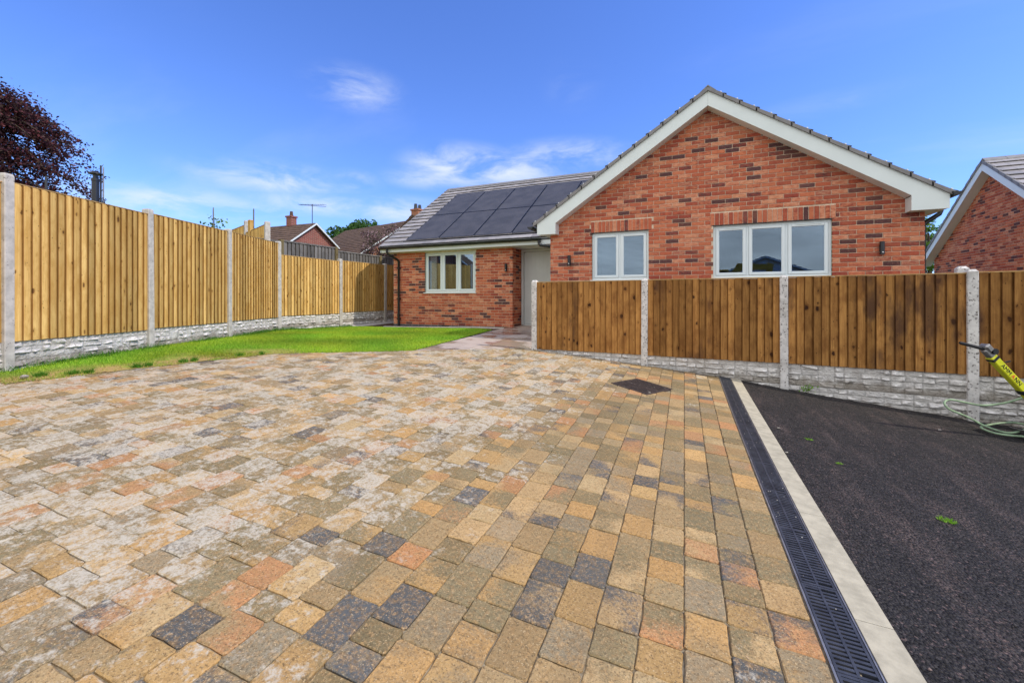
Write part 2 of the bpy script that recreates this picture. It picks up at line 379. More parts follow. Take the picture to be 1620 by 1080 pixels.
M['dark_metal'] = simple('dark_metal', (.03,.032,.036), .45, .5, .2, 8, 60, 0)
M['white'] = simple('white_render', (.72,.73,.74), .8, .3, .05, 2, 40, .001)
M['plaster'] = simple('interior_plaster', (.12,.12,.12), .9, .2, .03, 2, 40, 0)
M['blind'] = simple('blind_slat', (.72,.76,.80), .6, .3, .02, 2, 40, 0)
M['curtain'] = simple('curtain_cloth', (.85,.86,.86), .9, .2, .05, 5, 40, 0)
M['yellow'] = simple('yellow_paint', (.64,.66,.02), .35, .5, .08, 9, 40, 0)
M['digger'] = simple('yellow_machine_paint', (.6,.36,.02), .45, .5, .2, 6, 40, 0)
M['rubber'] = simple('black_rubber', (.02,.02,.022), .7, .3, .3, 20, 90, .001)
M['steel'] = simple('worn_steel', (.30,.29,.28), .45, .5, .3, 20, 90, .001, .7)
M['hose'] = simple('faded_green_hose', (.26,.36,.22), .6, .3, .35, 14, 60, .001)
M['text'] = simple('black_print', (.012,.012,.012), .5, .4, 0, 2, 10, 0)
M['dot'] = simple('red_print', (.75,.10,.03), .5, .4, 0, 2, 10, 0)
m = Mat('glass_pane', .02, .5)
gl = m.n('ShaderNodeBsdfGlossy'); gl.inputs['Roughness'].default_value = .01; gl.inputs['Color'].default_value = (.66,.83,1,1)
tr = m.n('ShaderNodeBsdfTransparent'); tr.inputs['Color'].default_value = (.80,.84,.86,1)
lw = m.n('ShaderNodeLayerWeight'); lw.inputs['Blend'].default_value = .5
fm = m.ramp(lw.outputs['Facing'], 0, 1, .115, .75, False); ms = m.n('ShaderNodeMixShader')
m.l(fm, ms.inputs[0]); m.l(tr.outputs[0], ms.inputs[1]); m.l(gl.outputs[0], ms.inputs[2])
m.l(ms.outputs[0], m.nt.nodes['Material Output'].inputs['Surface']); M['glass'] = m.m
def leafmat(name):
    m = Mat(name, .6, .25); t = m.attr('tint'); m.setc(t)
    tl = m.n('ShaderNodeBsdfTranslucent'); m.l(t, tl.inputs['Color']); ms = m.n('ShaderNodeMixShader'); ms.inputs[0].default_value = .35
    m.l(m.b.outputs[0], ms.inputs[1]); m.l(tl.outputs[0], ms.inputs[2]); m.l(ms.outputs[0], m.nt.nodes['Material Output'].inputs['Surface'])
    return m.m
M['leaf'] = leafmat('leaf'); M['grass'] = leafmat('grass_blade')
M['bark'] = simple('bark', (.10,.075,.055), .9, .2, .35, 12, 40, .01)
# pavers
def pavermat():
    m = Mat('tumbled_paver', .92, .08); t = m.attr('tint'); t2 = m.attr('tint2')
    fine = m.noise(70, 4, .8)
    x = m.math('ADD', m.noise(4.2, 3, .5), m.math('MULTIPLY', m.math('SUBTRACT', fine, .5), .55))
    c = m.mix(m.ramp(x, .38, .62), t, t2)
    md = m.noise(38, 5, .75); c = m.mix(m.ramp(md, .45, .66, 0, .55), c, (.29,.17,.068))
    m3 = m.noise(52, 4, .75); c = m.mix(m.ramp(m3, .50, .68, 0, .5), c, (.58,.36,.165))
    sp = m.noise(105, 4, .8); c = m.mix(m.ramp(sp, .50, .64, 0, .7), c, (.085,.062,.038))
    s2 = m.noise(160, 2, .6); c = m.mix(m.ramp(s2, .60, .70, 0, .6), c, (.66,.50,.29))
    tyre = m.ramp(m.noise(1.1, 4, .6, m.vec((2.2,.35,1))), .5, .7, 0, .28); c = m.mix(tyre, c, (.16,.12,.07))
    # lime bloom: fine blotches, heavier where the paving lies towards the lawn
    q = m.sep(); side = m.ramp(m.math('ADD', q[0], m.math('MULTIPLY', q[1], -.10)), -.5, -2.3, 0, 1)
    patch = m.ramp(m.noise(.9, 3, .5), .52, .64, 0, .8)
    area = m.math('MAXIMUM', side, patch)
    q2 = m.sep(t2); pv = m.math('FRACT', m.math('MULTIPLY', m.math('ADD', q2[0], q2[1]), 37.0))
    bl = m.noise(17, 7, .74, dist=.3); th = m.math('ADD', m.ramp(area, 0, 1, .78, .455, False), m.ramp(pv, 0, 1, -.07, .10, False))
    b = m.ramp(m.math('SUBTRACT', bl, th), -.03, .11, 0, .85)
    rag = m.ramp(m.noise(75, 3, .7), .38, .55, .35, 1); b = m.math('MULTIPLY', b, rag)
    c = m.mix(b, c, (.53,.475,.375))
    m.setc(c); m.bump(sp, .0035, .8); m.bump(m.noise(22, 4), .006, .5); return m.m
M['paver'] = pavermat()
def sandmat():
    m = Mat('jointing_sand', .95, .1); n = m.noise(18, 6, .7); c = m.mix(m.ramp(n, .35, .7), (.16,.12,.075), (.36,.30,.20)); m.setc(c); m.bump(m.noise(120,4), .003); return m.m
M['sand'] = sandmat()
def tarmac():
    m = Mat('tarmac', .7, .22); v = m.voro(78); v2 = m.voro(78, out='Color'); n = m.noise(210, 3, .7)
    c = m.mix(m.ramp(m.sep(v2)[0], 0, 1, 0, 1), (.015,.0135,.0125), (.050,.044,.041))
    dust = m.math('MULTIPLY', m.ramp(m.noise(1.9, 6, .7, m.vec((2.4,.5,1), (0,0,R(24)))), .47, .70, 0, 1), m.ramp(m.noise(85, 3, .7), .45, .62))
    c = m.mix(m.math('MULTIPLY', dust, .8), c, (.20,.14,.12))
    bits = m.ramp(m.sep(m.voro(110, out='Color'))[1], .95, .97); c = m.mix(m.math('MULTIPLY', bits, .45), c, (.24,.16,.14))
    m.setc(c); m.rough(m.ramp(m.noise(40,3), .3, .7, .6, .9)); m.bump(m.math('MULTIPLY', v, -1), .016, 1); m.bump(n, .004, .8); m.bump(m.noise(7,5), .02, .7); return m.m
M['tarmac'] = tarmac()
def lawnmat():
    m = Mat('lawn_turf', .9, .15); c = m.mix(m.ramp(m.noise(2.2,5), .35, .7), (.15,.27,.02), (.26,.38,.04))
    q = m.sep(); e = m.math('MULTIPLY', m.ramp(q[1], 5.6, 4.0, 0, 1), m.ramp(m.math('ADD', q[0], m.math('MULTIPLY', q[1], -.12)), -7.25, -6.85, 0, 1)); br = m.math('MULTIPLY', e, m.ramp(m.noise(4,5,.6), .30, .5)); c = m.mix(br, c, (.42,.29,.11))
    m.setc(c); m.bump(m.noise(70,4), .01); return m.m
M['lawn'] = lawnmat()
M['earth'] = simple('earth_and_grass', (.11,.12,.045), .95, .1, .4, 1.5, 30, .01)
M['soil'] = simple('brown_soil', (.10,.065,.045), .95, .1, .4, 9, 60, .006)
M['haunch'] = concrete('mortar_haunch', (.62,.58,.52), 0, (.35,.3,.25), .3)
def slabmat():
    m = Mat('sandstone_slab', .5, .4); t = m.attr('tint'); c = m.mix(m.ramp(m.noise(5,5), .4, .7, 0, .7), t, (.36,.26,.20))
    wet = m.ramp(m.noise(1.8, 4, .55), .47, .56); c = m.mix(m.math('MULTIPLY', m.math('SUBTRACT', 1, wet), .75), c, (.50,.42,.36))
    m.setc(c); m.rough(m.ramp(wet, 0, 1, .75, .22, False)); m.bump(m.noise(25,5), .004, .5); return m.m
M['slab'] = slabmat()
def rustmat():
    m = Mat('rusty_cover', .75, .4); c = m.mix(m.ramp(m.noise(22,5,.65), .4, .65), (.034,.024,.021), (.068,.046,.038)); c = m.mix(m.ramp(m.noise(14,4), .62, .74, 0, .7), c, (.42,.38,.3)); m.setc(c); m.bump(m.noise(120,3), .002); return m.m
M['rust'] = rustmat()
# ------------------------------------------------------------------ projection used only to rank repeats by size in view
C24, S24 = math.cos(R(24)), math.sin(R(24))
def pxsize(p, size):
    X = C24*p[0]+S24*p[1]; Z = -S24*p[0]+C24*p[1]
    if Z < .4: return 0
    x = 810+685*X/Z; y = 472-685*(p[2]-1.3)/Z
    if not (-30 < x < 1650 and -30 < y < 1110): return 0
    return 685*size/Z
def inpoly(P, poly):
    P = np.asarray(P); poly = np.asarray(poly); r = np.zeros(len(P), bool); j = len(poly)-1
    for i in range(len(poly)):
        xi, yi = poly[i]; xj, yj = poly[j]
        c = ((yi > P[:,1]) != (yj > P[:,1])) & (P[:,0] < (xj-xi)*(P[:,1]-yi)/(yj-yi+1e-12)+xi); r ^= c; j = i
    return r
def clip(poly, p, n):
    """keep the side where (q-p).n <= 0"""
    out = []
    for i in range(len(poly)):
        a, b = poly[i], poly[(i+1) % len(poly)]
        da = (a[0]-p[0])*n[0]+(a[1]-p[1])*n[1]; db = (b[0]-p[0])*n[0]+(b[1]-p[1])*n[1]
        if da <= 0: out.append(a)
        if (da < 0) != (db < 0) and abs(da-db) > 1e-9:
            t = da/(da-db); out.append((a[0]+(b[0]-a[0])*t, a[1]+(b[1]-a[1])*t))
    return out
def parea(p): return abs(sum(p[i][0]*p[(i+1)%len(p)][1]-p[(i+1)%len(p)][0]*p[i][1] for i in range(len(p))))/2

# ------------------------------------------------------------------ ground sheets
def sheet(name, xs, ys, zf, mat, poly=None, kind='structure', parent=None):
    X, Y = np.meshgrid(xs, ys, indexing='ij'); Z = zf(X, Y)
    V = np.c_[X.ravel(), Y.ravel(), Z.ravel()]; n, k = len(xs), len(ys)
    I = np.arange(n*k).reshape(n, k)
    F = np.c_[I[:-1,:-1].ravel(), I[1:,:-1].ravel(), I[1:,1:].ravel(), I[:-1,1:].ravel()]
    if poly is not None:
        c = V[F].mean(1)[:, :2]; F = F[inpoly(c, poly)]
    o = place(name, fastmesh(name, V, F, mat, smooth=True), parent)
    if kind and not parent: o['kind'] = kind
    return o
gx = np.r_[-400,-250,-150,-90,-60,-40,-28,-20, np.arange(-15, 9.1, .5), 12,18,28,45,70,110,180,300,500]
gy = np.r_[-300,-180,-100,-60,-35,-20,-12, np.arange(-7, 15.1, .5), 20,30,45,70,110,180,300,600]
sheet('ground', gx, gy, lambda x, y: GA(x, y)-.12, M['earth'])

# drive frame: channel left edge runs from A in direction D, Rr points right across it
A0 = Vector((.42, 1.79)); D = Vector((-.22, 5.47)).normalized(); Rr = Vector((D.y, -D.x))
def loc(a, b): q = A0 + Rr*a + D*b; return (q.x, q.y)
FA, FB = (-2.82, 7.37), (2.94, 7.02)                      # front fence centre line
fdir = Vector((FB[0]-FA[0], FB[1]-FA[1])).normalized(); fn = Vector((-fdir.y, fdir.x))
def fline(u): return FA[1] + (u-FA[0])*(FB[1]-FA[1])/(FB[0]-FA[0])
LAWN = [(-6.43,1.87),(-6.32,2.35),(-6.18,3.23),(-6.11,3.85),(-5.99,4.54),(-5.72,4.95),(-5.38,5.28),(-4.96,5.69),(-4.58,6.11)]
drive_poly = [(-6.9,-4),(-6.5,1.0)] + [(p[0]-.10, p[1]+.05) for p in LAWN] + [(-4.56,6.18),(-2.87,7.6),(-2.87,7.35),(.35,7.25),(.2,7.2),loc(0,5.5),loc(0,-5)]
drive = sheet('driveway', np.arange(-7.5,.8,.1), np.arange(-4,7.8,.1), lambda x, y: GA(x,y)-.009, M['sand'], [(-7.2,-4),(-6.5,1.0)] + [(p[0]-.15, p[1]+.1) for p in LAWN] + [(-4.56,6.2),(-2.87,7.5),(-2.87,7.35),(.35,7.2),loc(.05,5.4),loc(.05,-5)])
PAL = [((.46,.28,.11),.18),((.48,.33,.16),.13),((.45,.225,.10),.08),((.225,.178,.095),.23),((.275,.215,.13),.15),((.105,.108,.105),.08),((.325,.23,.115),.16)]
pw = np.array([w for _, w in PAL]); pw /= pw.sum()
def jit(c, a=.12):
    k = 1+RS.uniform(-a, a); w = RS.uniform(-.05,.05); return (float(min(1,c[0]*k*(1+w))), float(min(1,c[1]*k)), float(min(1,c[2]*k*(1-w))))
def paver_geo(mb, poly, z0, cxy):
    # tumbled block: corners cut, edges slightly uneven, top pillowed
    pts = []
    n = len(poly)
    for i in range(n):
        a = Vector(poly[i-1]); b = Vector(poly[i]); c = Vector(poly[(i+1) % n])
        la, lc = (a-b).length, (c-b).length; r = min(.006+RS.uniform(0,.007), la*.3, lc*.3)
        pts.append(b+(a-b)*(r/la)); pts.append(b+(c-b)*(r/lc))
        if lc > .09:
            t = (c-b)/lc; nn = Vector((t.y, -t.x)); m = b+(c-b)*RS.uniform(.35,.65); pts.append(m - nn*RS.uniform(-.0014,.0048))
    ce = Vector((sum(p.x for p in pts)/len(pts), sum(p.y for p in pts)/len(pts)))
    tx, ty = RS.uniform(-.02,.02), RS.uniform(-.02,.02); dz = RS.uniform(-.0025,.003)
    def zz(p): return G_fast(p.x, p.y) + dz + tx*(p.x-ce.x) + ty*(p.y-ce.y)
    m = len(pts); V = []
    zs = [zz(p) for p in pts]
    V += [(p.x, p.y, z-.03) for p, z in zip(pts, zs)]
    V += [(p.x, p.y, z-.0045) for p, z in zip(pts, zs)]
    V += [((p+(ce-p)*min(.3, .0055/max((ce-p).length,.02))).x, (p+(ce-p)*min(.3, .0055/max((ce-p).length,.02))).y, z) for p, z in zip(pts, zs)]
    F = [(i, (i+1)%m, m+(i+1)%m, m+i) for i in range(m)] + [(m+i, m+(i+1)%m, 2*m+(i+1)%m, 2*m+i) for i in range(m)] + [tuple(range(2*m, 3*m))]
    # orientation
    ar = sum(pts[i].x*pts[(i+1)%m].y-pts[(i+1)%m].x*pts[i].y for i in range(m))
    if ar < 0: F = [tuple(reversed(f)) for f in F]
    mb.add(V, F)
_gg = None
def G_fast(x, y):
    global _gg
    if _gg is None:
        xs = np.arange(-16, 10, .25); ys = np.arange(-8, 16, .25); X, Y = np.meshgrid(xs, ys, indexing='ij'); _gg = GA(X, Y)
    fx = (x+16)/.25; fy = (y+8)/.25; i = int(fx); j = int(fy); a = fx-i; b = fy-j
    return float((1-a)*(1-b)*_gg[i,j]+a*(1-b)*_gg[i+1,j]+(1-a)*b*_gg[i,j+1]+a*b*_gg[i+1,j+1])
COVER = [(-1.12,5.69),(-.86,6.18),(-.37,5.87),(-.63,5.38)]
pavers = []
cw = .1585; a = -.018
while a > -9.5:
    b = -5.2 + RS.uniform(0, .2)
    while b < 7.9:
        l = RS.choice([.118,.158,.205,.236], p=[.20,.30,.27,.23])
        g = .0013
        q = [loc(a-cw+g, b+g), loc(a-g, b+g), loc(a-g, b+l-g), loc(a-cw+g, b+l-g)]
        cx_, cy_ = sum(p[0] for p in q)/4, sum(p[1] for p in q)/4
        if inpoly([(cx_, cy_)], [(-7.1,-4),(-6.5,1.0)] + [(p[0]-.08, p[1]+.05) for p in LAWN] + [(-4.6,6.3),(-2.87,7.8),(.9,7.6),(.9,-4)])[0]:
            if cx_ > -2.87: q = clip(q, (FA[0]-fn.x*.045, FA[1]-fn.y*.045), (fn.x, fn.y))
            else:
                e = Vector((-2.87+4.56, 7.50-6.11)).normalized(); q = clip(q, (-4.56, 6.11), (-e.y, e.x))
            if len(q) >= 3 and parea(q) > .0025 and not inpoly([(cx_, cy_)], [(p[0]+(-.745-p[0])*.18, p[1]+(5.78-p[1])*.18) for p in COVER])[0]:
                mx, my = sum(p[0] for p in q)/len(q), sum(p[1] for p in q)/len(q)
                Zd = max(.5, -S24*mx+C24*my); pavers.append((pxsize((mx,my,G_fast(mx,my)), 1)**1.5*parea(q)/Zd, q, (mx,my)))
        b += l
    a -= cw
pavers.sort(key=lambda t: -t[0])
rest = MB()
for i, (sz, q, c) in enumerate(pavers):
    k = RS.choice(len(PAL), p=pw); k2 = k if RS.rand() < .35 else RS.choice(len(PAL), p=pw)
    mb = MB() if i < 300 else rest
    mb.ct = jit(PAL[k][0]); mb.ct2 = jit(PAL[k2][0]) if k2 != k else jit(mb.ct, .18)
    paver_geo(mb, q, 0, c)
    if i < 300: mb.build('paver', M['paver'], drive, (c[0], c[1], G_fast(*c)))
o = rest.build('paver_field', M['paver'], drive); o['kind'] = 'stuff'

# manhole cover, set diagonal to the courses
mc = thing('manhole_cover', 'rusty brown chequer-plate manhole cover set diagonally in the block paving', 'manhole cover', (-.745,5.78,G(-.745,5.78)))
def gz(x, y, d=0): return G_fast(x, y)+d
def quadlift(mb, P, z0, z1):
    V = [(p[0],p[1],gz(p[0],p[1],z0)) for p in P]+[(p[0],p[1],gz(p[0],p[1],z1)) for p in P]
    mb.add(V, [(4,5,6,7),(0,1,5,4),(1,2,6,5),(2,3,7,6),(3,0,4,7)] if parea(P) and sum(P[i][0]*P[(i+1)%4][1]-P[(i+1)%4][0]*P[i][1] for i in range(4)) > 0 else [(7,6,5,4),(4,5,1,0),(5,6,2,1),(6,7,3,2),(7,4,0,3)])
cc = Vector((sum(p[0] for p in COVER)/4, sum(p[1] for p in COVER)/4))
def sc_(k): return [tuple(cc+(Vector(p)-cc)*k) for p in COVER]
fr = MB(); o4, i4 = sc_(1.0), sc_(.93)
for i in range(4): quadlift(fr, [o4[i], o4[(i+1)%4], i4[(i+1)%4], i4[i]], -.03, .006)
fr.build('cover_frame', M['rust'], mc)
pl_ = MB(); quadlift(pl_, sc_(.915), -.03, .003)
e1 = (Vector(COVER[1])-Vector(COVER[0])); e2 = (Vector(COVER[3])-Vector(COVER[0]))
nb = 17
for i in range(nb):
    for j in range(nb):
        p = Vector(COVER[0]) + e1*((i+.5)/nb*.86+.07) + e2*((j+.5)/nb*.86+.07)
        if nb//2 == i: continue
        d1 = (e1.normalized()+e2.normalized()*(1 if (i+j)%2 else -1)).normalized(); d2 = Vector((-d1.y, d1.x))
        quadlift(pl_, [tuple(p-d1*.013-d2*.004), tuple(p+d1*.013-d2*.004), tuple(p+d1*.013+d2*.004), tuple(p-d1*.013+d2*.004)], .003, .0075)
pl_.build('cover_plate', M['rust'], mc)
for k in (.2, .8):
    h = MB(); p = Vector(COVER[0])+e1*k+e2*.5; quadlift(h, [tuple(p+Vector(d)*.018) for d in ((-1,-1),(1,-1),(1,1),(-1,1))], .003, .009); h.build('keyhole_boss', M['rust'], mc)

# drainage channel: body, edge strips and separate half-metre gratings
GW = .138
chn = thing('drainage_channel', 'black slotted drainage channel running between block paving and concrete kerb', 'drain', (*loc(GW/2, 2.5), G(*loc(GW/2, 2.5))))
def strip(mb, a0, a1, b0, b1, z0, z1, step=.5, ch=0):
    n = max(1, int(round((b1-b0)/step)))
    for i in range(n):
        q0, q1 = b0+(b1-b0)*i/n, b0+(b1-b0)*(i+1)/n
        P = [loc(a0,q0), loc(a1,q0), loc(a1,q1), loc(a0,q1)]
        V = [(x,y,G_fast(x,y)+z0) for x,y in P]+[(x,y,G_fast(x,y)+z1) for x,y in P]
        F = [(4,5,6,7),(1,2,6,5),(3,0,4,7)]
        if i == 0: F.append((0,1,5,4))
        if i == n-1: F.append((2,3,7,6))
        mb.add(V, F)
body = MB(); strip(body, -.004, GW+.004, -4, 5.43, -.1, -.028); body.build('channel_body', M['void'], chn)
sd_ = MB(); strip(sd_, -.011, -.003, -4, 5.43, -.06, .0015); sd_.build('channel_edge', M['steel'], chn)
sd_ = MB(); strip(sd_, GW+.003, GW+.010, -4, 5.43, -.06, .0015); sd_.build('channel_edge', M['steel'], chn)
gm = MB(); Lg = .497; T = .022
for (x0, x1) in ((0,.010),(.064,.074),(GW-.010,GW)): gm.box((x0,0,-T),(x1,Lg,0))
gm.box((.010,0,-T),(.064,.012,-.0005)); gm.box((.010,Lg-.012,-T),(.064,Lg,-.0005)); gm.box((.074,0,-T),(GW-.010,.012,-.0005)); gm.box((.074,Lg-.012,-T),(GW-.010,Lg,-.0005))
for s_ in range(2):
    x0, x1 = ((.010,.064),(.074,GW-.010))[s_]; off = .0095*s_
    y = .012+.011+off
    while y < Lg-.024: gm.box((x0,y,-T),(x1,y+.0125,-.0012)); y += .0235
    gm.box(((x0+x1)/2-.0003-(.020 if s_ == 0 else -.014),.012,-T),((x0+x1)/2+.006-(.020 if s_ == 0 else -.014),.0125,-.002))
grme = gm.mesh('grating', M['grate'])
for i in range(19):
    b0 = -3.95+i*.5; p0 = loc(0, b0); p1 = loc(0, b0+.5); pr = loc(GW, b0)
    z0, z1, zr = G_fast(*p0), G_fast(*p1), G_fast(*pr)
    ey = Vector((p1[0]-p0[0], p1[1]-p0[1], z1-z0)).normalized(); ex = Vector((pr[0]-p0[0], pr[1]-p0[1], zr-z0)).normalized(); ez = ex.cross(ey).normalized(); ex = ey.cross(ez)
    m4 = Matrix(((ex.x,ey.x,ez.x,p0[0]),(ex.y,ey.y,ez.y,p0[1]),(ex.z,ey.z,ez.z,z0+.0005+(.001 if i%3==0 else 0)),(0,0,0,1)))
    place('grating', grme, chn, mat4=m4)
# concrete edging
kerb = thing('concrete_edging', 'pale concrete edging strip between the black drain and the tarmac', 'kerb', (*loc(GW+.08, 2.5), G(*loc(GW+.08, 2.5))))
b0 = -4.2; kl = .914
while b0 < 5.3:
    k = MB(); b1 = min(b0+kl-.003, 5.38); strip(k, GW+.012, GW+.138, b0, b1, -.15, .006, .3); k.build('edging_block', M['kerb'], kerb); b0 += kl
# tarmac
tp = [loc(GW+.02, -5.9), loc(GW+.02, 5.45), (1.0, 7.2), (2.94, 7.08), (7, 6.85), (14, 6.4), (14, -7)]
sheet('tarmac_road', np.arange(0, 14.1, .1), np.arange(-7, 7.4, .1), lambda x, y: GA(x, y)-.006+.003*np.sin(x*9)*np.sin(y*7), M['tarmac'], tp)
# loose chippings on the tarmac
n = 2600; P = np.c_[RS.uniform(.3, 6.5, n), RS.uniform(1.2, 7.0, n)]
P = P[inpoly(P, [loc(GW+.14,-1), loc(GW+.14,5.4), (3,7.0), (7,6.8), (7,0)])]; s_ = RS.uniform(.0015, .0042, len(P))*np.where(RS.rand(len(P)) < .04, 2.2, 1)
oc = np.array([(1,0,0),(0,1,0),(-1,0,0),(0,-1,0),(0,0,1.0),(0,0,-1)]); of = np.array([(0,1,4),(1,2,4),(2,3,4),(3,0,4),(1,0,5),(2,1,5),(3,2,5),(0,3,5)])
V = (oc[None]*s_[:,None,None]*RS.uniform(.6,1.4,(len(P),6,1)) + np.c_[P, GA(P[:,0],P[:,1])][:,None,:]).reshape(-1,3)
F = (of[None]+np.arange(len(P))[:,None,None]*6).reshape(-1,3)
tt = np.repeat(np.where(RS.rand(len(P),1) < .15, [[.22,.16,.14]], [[.05,.045,.045]]), 8, 0)
def tintmat(name, rough=.8):
    m = Mat(name, rough, .25); m.setc(m.attr('tint')); return m.m
M['tinted'] = tintmat('loose_stone')
o = place('loose_chippings', fastmesh('loose_chippings', V, F, M['tinted'], tt)); tag(o, 'small loose stone chippings scattered over the dark tarmac', 'gravel', kind='stuff')

# ------------------------------------------------------------------ lawn
lawn_poly = [(-7.10,2.0)] + LAWN[:] + [(-4.66,7.58),(-4.80,9.55),(-5.2,9.78),(-7.0,9.84),(-9.0,9.9),(-9.5,9.7),(-9.55,7.4),(-8.72,5.55),(-7.93,3.9)]
def lz(x, y): return GA(x, y)+.006
sheet('lawn', np.arange(-10, -4.4, .05), np.arange(1.7, 10.2, .05), lz, M['lawn'], lawn_poly)
def blades(n, poly, h, w, cols, jitter=.35, dens=None):
    lo = np.min(poly, 0); hi = np.max(poly, 0); P = np.c_[RS.uniform(lo[0],hi[0],n), RS.uniform(lo[1],hi[1],n)]; P = P[inpoly(P, poly)]
    if dens is not None: P = P[RS.rand(len(P)) < dens(P)]
    k = len(P); th = RS.uniform(0, 2*np.pi, k); hh = h*RS.uniform(.5,1.3,k); ww = w*RS.uniform(.6,1.3,k)
    B = np.c_[P, lz(P[:,0],P[:,1])-.004]; d = np.c_[np.cos(th), np.sin(th), np.zeros(k)]
    tip = B + np.c_[RS.normal(0,jitter,k)*hh, RS.normal(0,jitter,k)*hh, hh]
    V = np.stack([B-d*ww[:,None]/2, B+d*ww[:,None]/2, tip], 1).reshape(-1,3); F = np.arange(3*k).reshape(-1,3)
    cl = np.array(cols)[RS.randint(len(cols), size=k)]*RS.uniform(.75,1.25,(k,1))
    return V, F, cl, P
def wav(P, s, ph=0): return .5+.25*np.sin(P[:,0]*s+ph+1.3*np.sin(P[:,1]*s*.7))+.25*np.sin(P[:,1]*s*1.3-ph+np.sin(P[:,0]*s*1.1))
def dn(P): # thinner, browner towards the bare edge near the drive
    d = np.min([np.hypot(P[:,0]-q[0], P[:,1]-q[1]) for q in [(-6.35,2.1),(-6.25,2.8),(-6.15,3.6),(-6.0,4.4)]], 0)
    return np.clip(.05+d*1.25+(wav(P,5)-.5)*1.1, .08, 1)
lawn_b = [(p[0]+.035, p[1]-.03) if 1 <= i <= 9 else p for i, p in enumerate(lawn_poly)]
V, F, cl, P = blades(250000, lawn_b, .034, .007, [(.24,.44,.02),(.34,.54,.035),(.15,.31,.018),(.42,.56,.06)], .5, dn)
st = wav(P, 2.2)[:,None]; cl = cl*(.72+.5*st); cl[:,0:1] *= (.85+.4*wav(P,3.1,2)[:,None])
dry = np.clip((dn(P)-.9)/-.6, 0, 1)[:,None]*.5; cl = cl*(1-dry)+np.array([[.50,.38,.15]])*dry
o = place('lawn_grass', fastmesh('lawn_grass', V, F, M['grass'], cl)); tag(o, 'short bright green mown grass of the front lawn', 'grass', kind='stuff')
edge = [(-7.12,2.0),(-6.95,1.95),(-7.75,3.9),(-8.48,5.5),(-9.25,7.3),(-9.3,9.6),(-9.55,9.7),(-9.57,7.4),(-8.74,5.55),(-7.95,3.9)]
V, F, cl, P = blades(90000, edge, .085, .007, [(.05,.16,.012),(.07,.21,.015),(.10,.25,.02)], .45, lambda P: np.clip(wav(P,4)*1.4-.2,0,1))
o = place('long_grass', fastmesh('long_grass', V, F, M['grass'], cl)); tag(o, 'longer dark green grass growing along the foot of the tall fence', 'grass', kind='stuff')
# tufts on the edge by the drive
tv, tf, tc_ = [], [], []
for (x, y, r) in [(-6.42,2.42,.035),(-6.35,2.52,.03),(-6.30,2.95,.03),(-6.27,3.06,.025),(-6.22,3.42,.03),(-6.22,3.55,.025),(-6.16,4.12,.025),(-6.05,4.38,.022),(-6.55,2.2,.035)]:
    V, F, cl, P = blades(260, [(x+r*a*math.cos(q), y+r*a*1.7*math.sin(q)) for q, a in zip(np.linspace(0,6.0,9), RS.uniform(.6,1.4,9))], .06, .007, [(.06,.2,.012),(.12,.32,.02)], .5)
    tf.append(F+sum(len(a) for a in tv)); tv.append(V); tc_.append(cl)
o = place('edge_tufts', fastmesh('edge_tufts', np.vstack(tv), np.vstack(tf), M['grass'], np.vstack(tc_))); tag(o, 'small dark grass tufts on the bare edge beside the block paving', 'grass', kind='stuff')

# soil strip, haunching and path
sheet('soil_strip', np.arange(-9.6,-4.5,.1), np.arange(9.5,12.6,.1), lambda x, y: GA(x,y)-.004, M['soil'], [(-9.56,9.6),(-5.2,9.7),(-4.7,9.5),(-4.64,10.6),(-8.5,10.6),(-8.5,12.5),(-9.56,12.5)])
hn = MB(); k = 40
for i in range(k):
    x0 = -8.75+(4.05)*i/k; x1 = -8.75+4.05*(i+1)/k; w0 = .05+.03*RS.rand()
    y0 = 10.22-.25*max(0,(x0+5.6))
    hn.add([(x0,y0-w0,G_fast(x0,y0)-.01),(x1,y0-w0,G_fast(x1,y0)-.01),(x1,y0+.06,G_fast(x1,y0)+.02),(x0,y0+.06,G_fast(x0,y0)+.02)], [(0,1,2,3)])
hn.build('mortar_haunch', M['haunch'])['kind'] = 'structure'
h2 = MB()
for i in range(20):
    y0 = 9.5+i*.16; h2.add([(-9.50,y0,G_fast(-9.5,y0)-.01),(-9.42,y0,G_fast(-9.5,y0)-.01),(-9.42,y0+.16,G_fast(-9.5,y0)-.01),(-9.57,y0+.16,G_fast(-9.5,y0)+.05),(-9.57,y0,G_fast(-9.5,y0)+.05)], [(0,1,2,3,4)])
h2.build('mortar_haunch', M['haunch'])['kind'] = 'structure'
path = sheet('path', np.arange(-4.9,3.2,.1), np.arange(6,11.1,.1), lambda x, y: GA(x,y)-.012, M['haunch'], [(-4.60,6.12),(-2.87,7.55),(-2.8,7.45),(3.1,7.1),(3.1,8.72),(-2.98,8.72),(-2.98,11.0),(-4.66,11.0),(-4.78,9.6)])
SP = [((.22,.135,.105)),((.30,.20,.14)),((.26,.17,.14)),((.38,.30,.21)),((.17,.12,.105)),((.33,.22,.18))]
rows = [6.12]; 
while rows[-1] < 10.95: rows.append(rows[-1]+RS.choice([.29,.45,.60]))
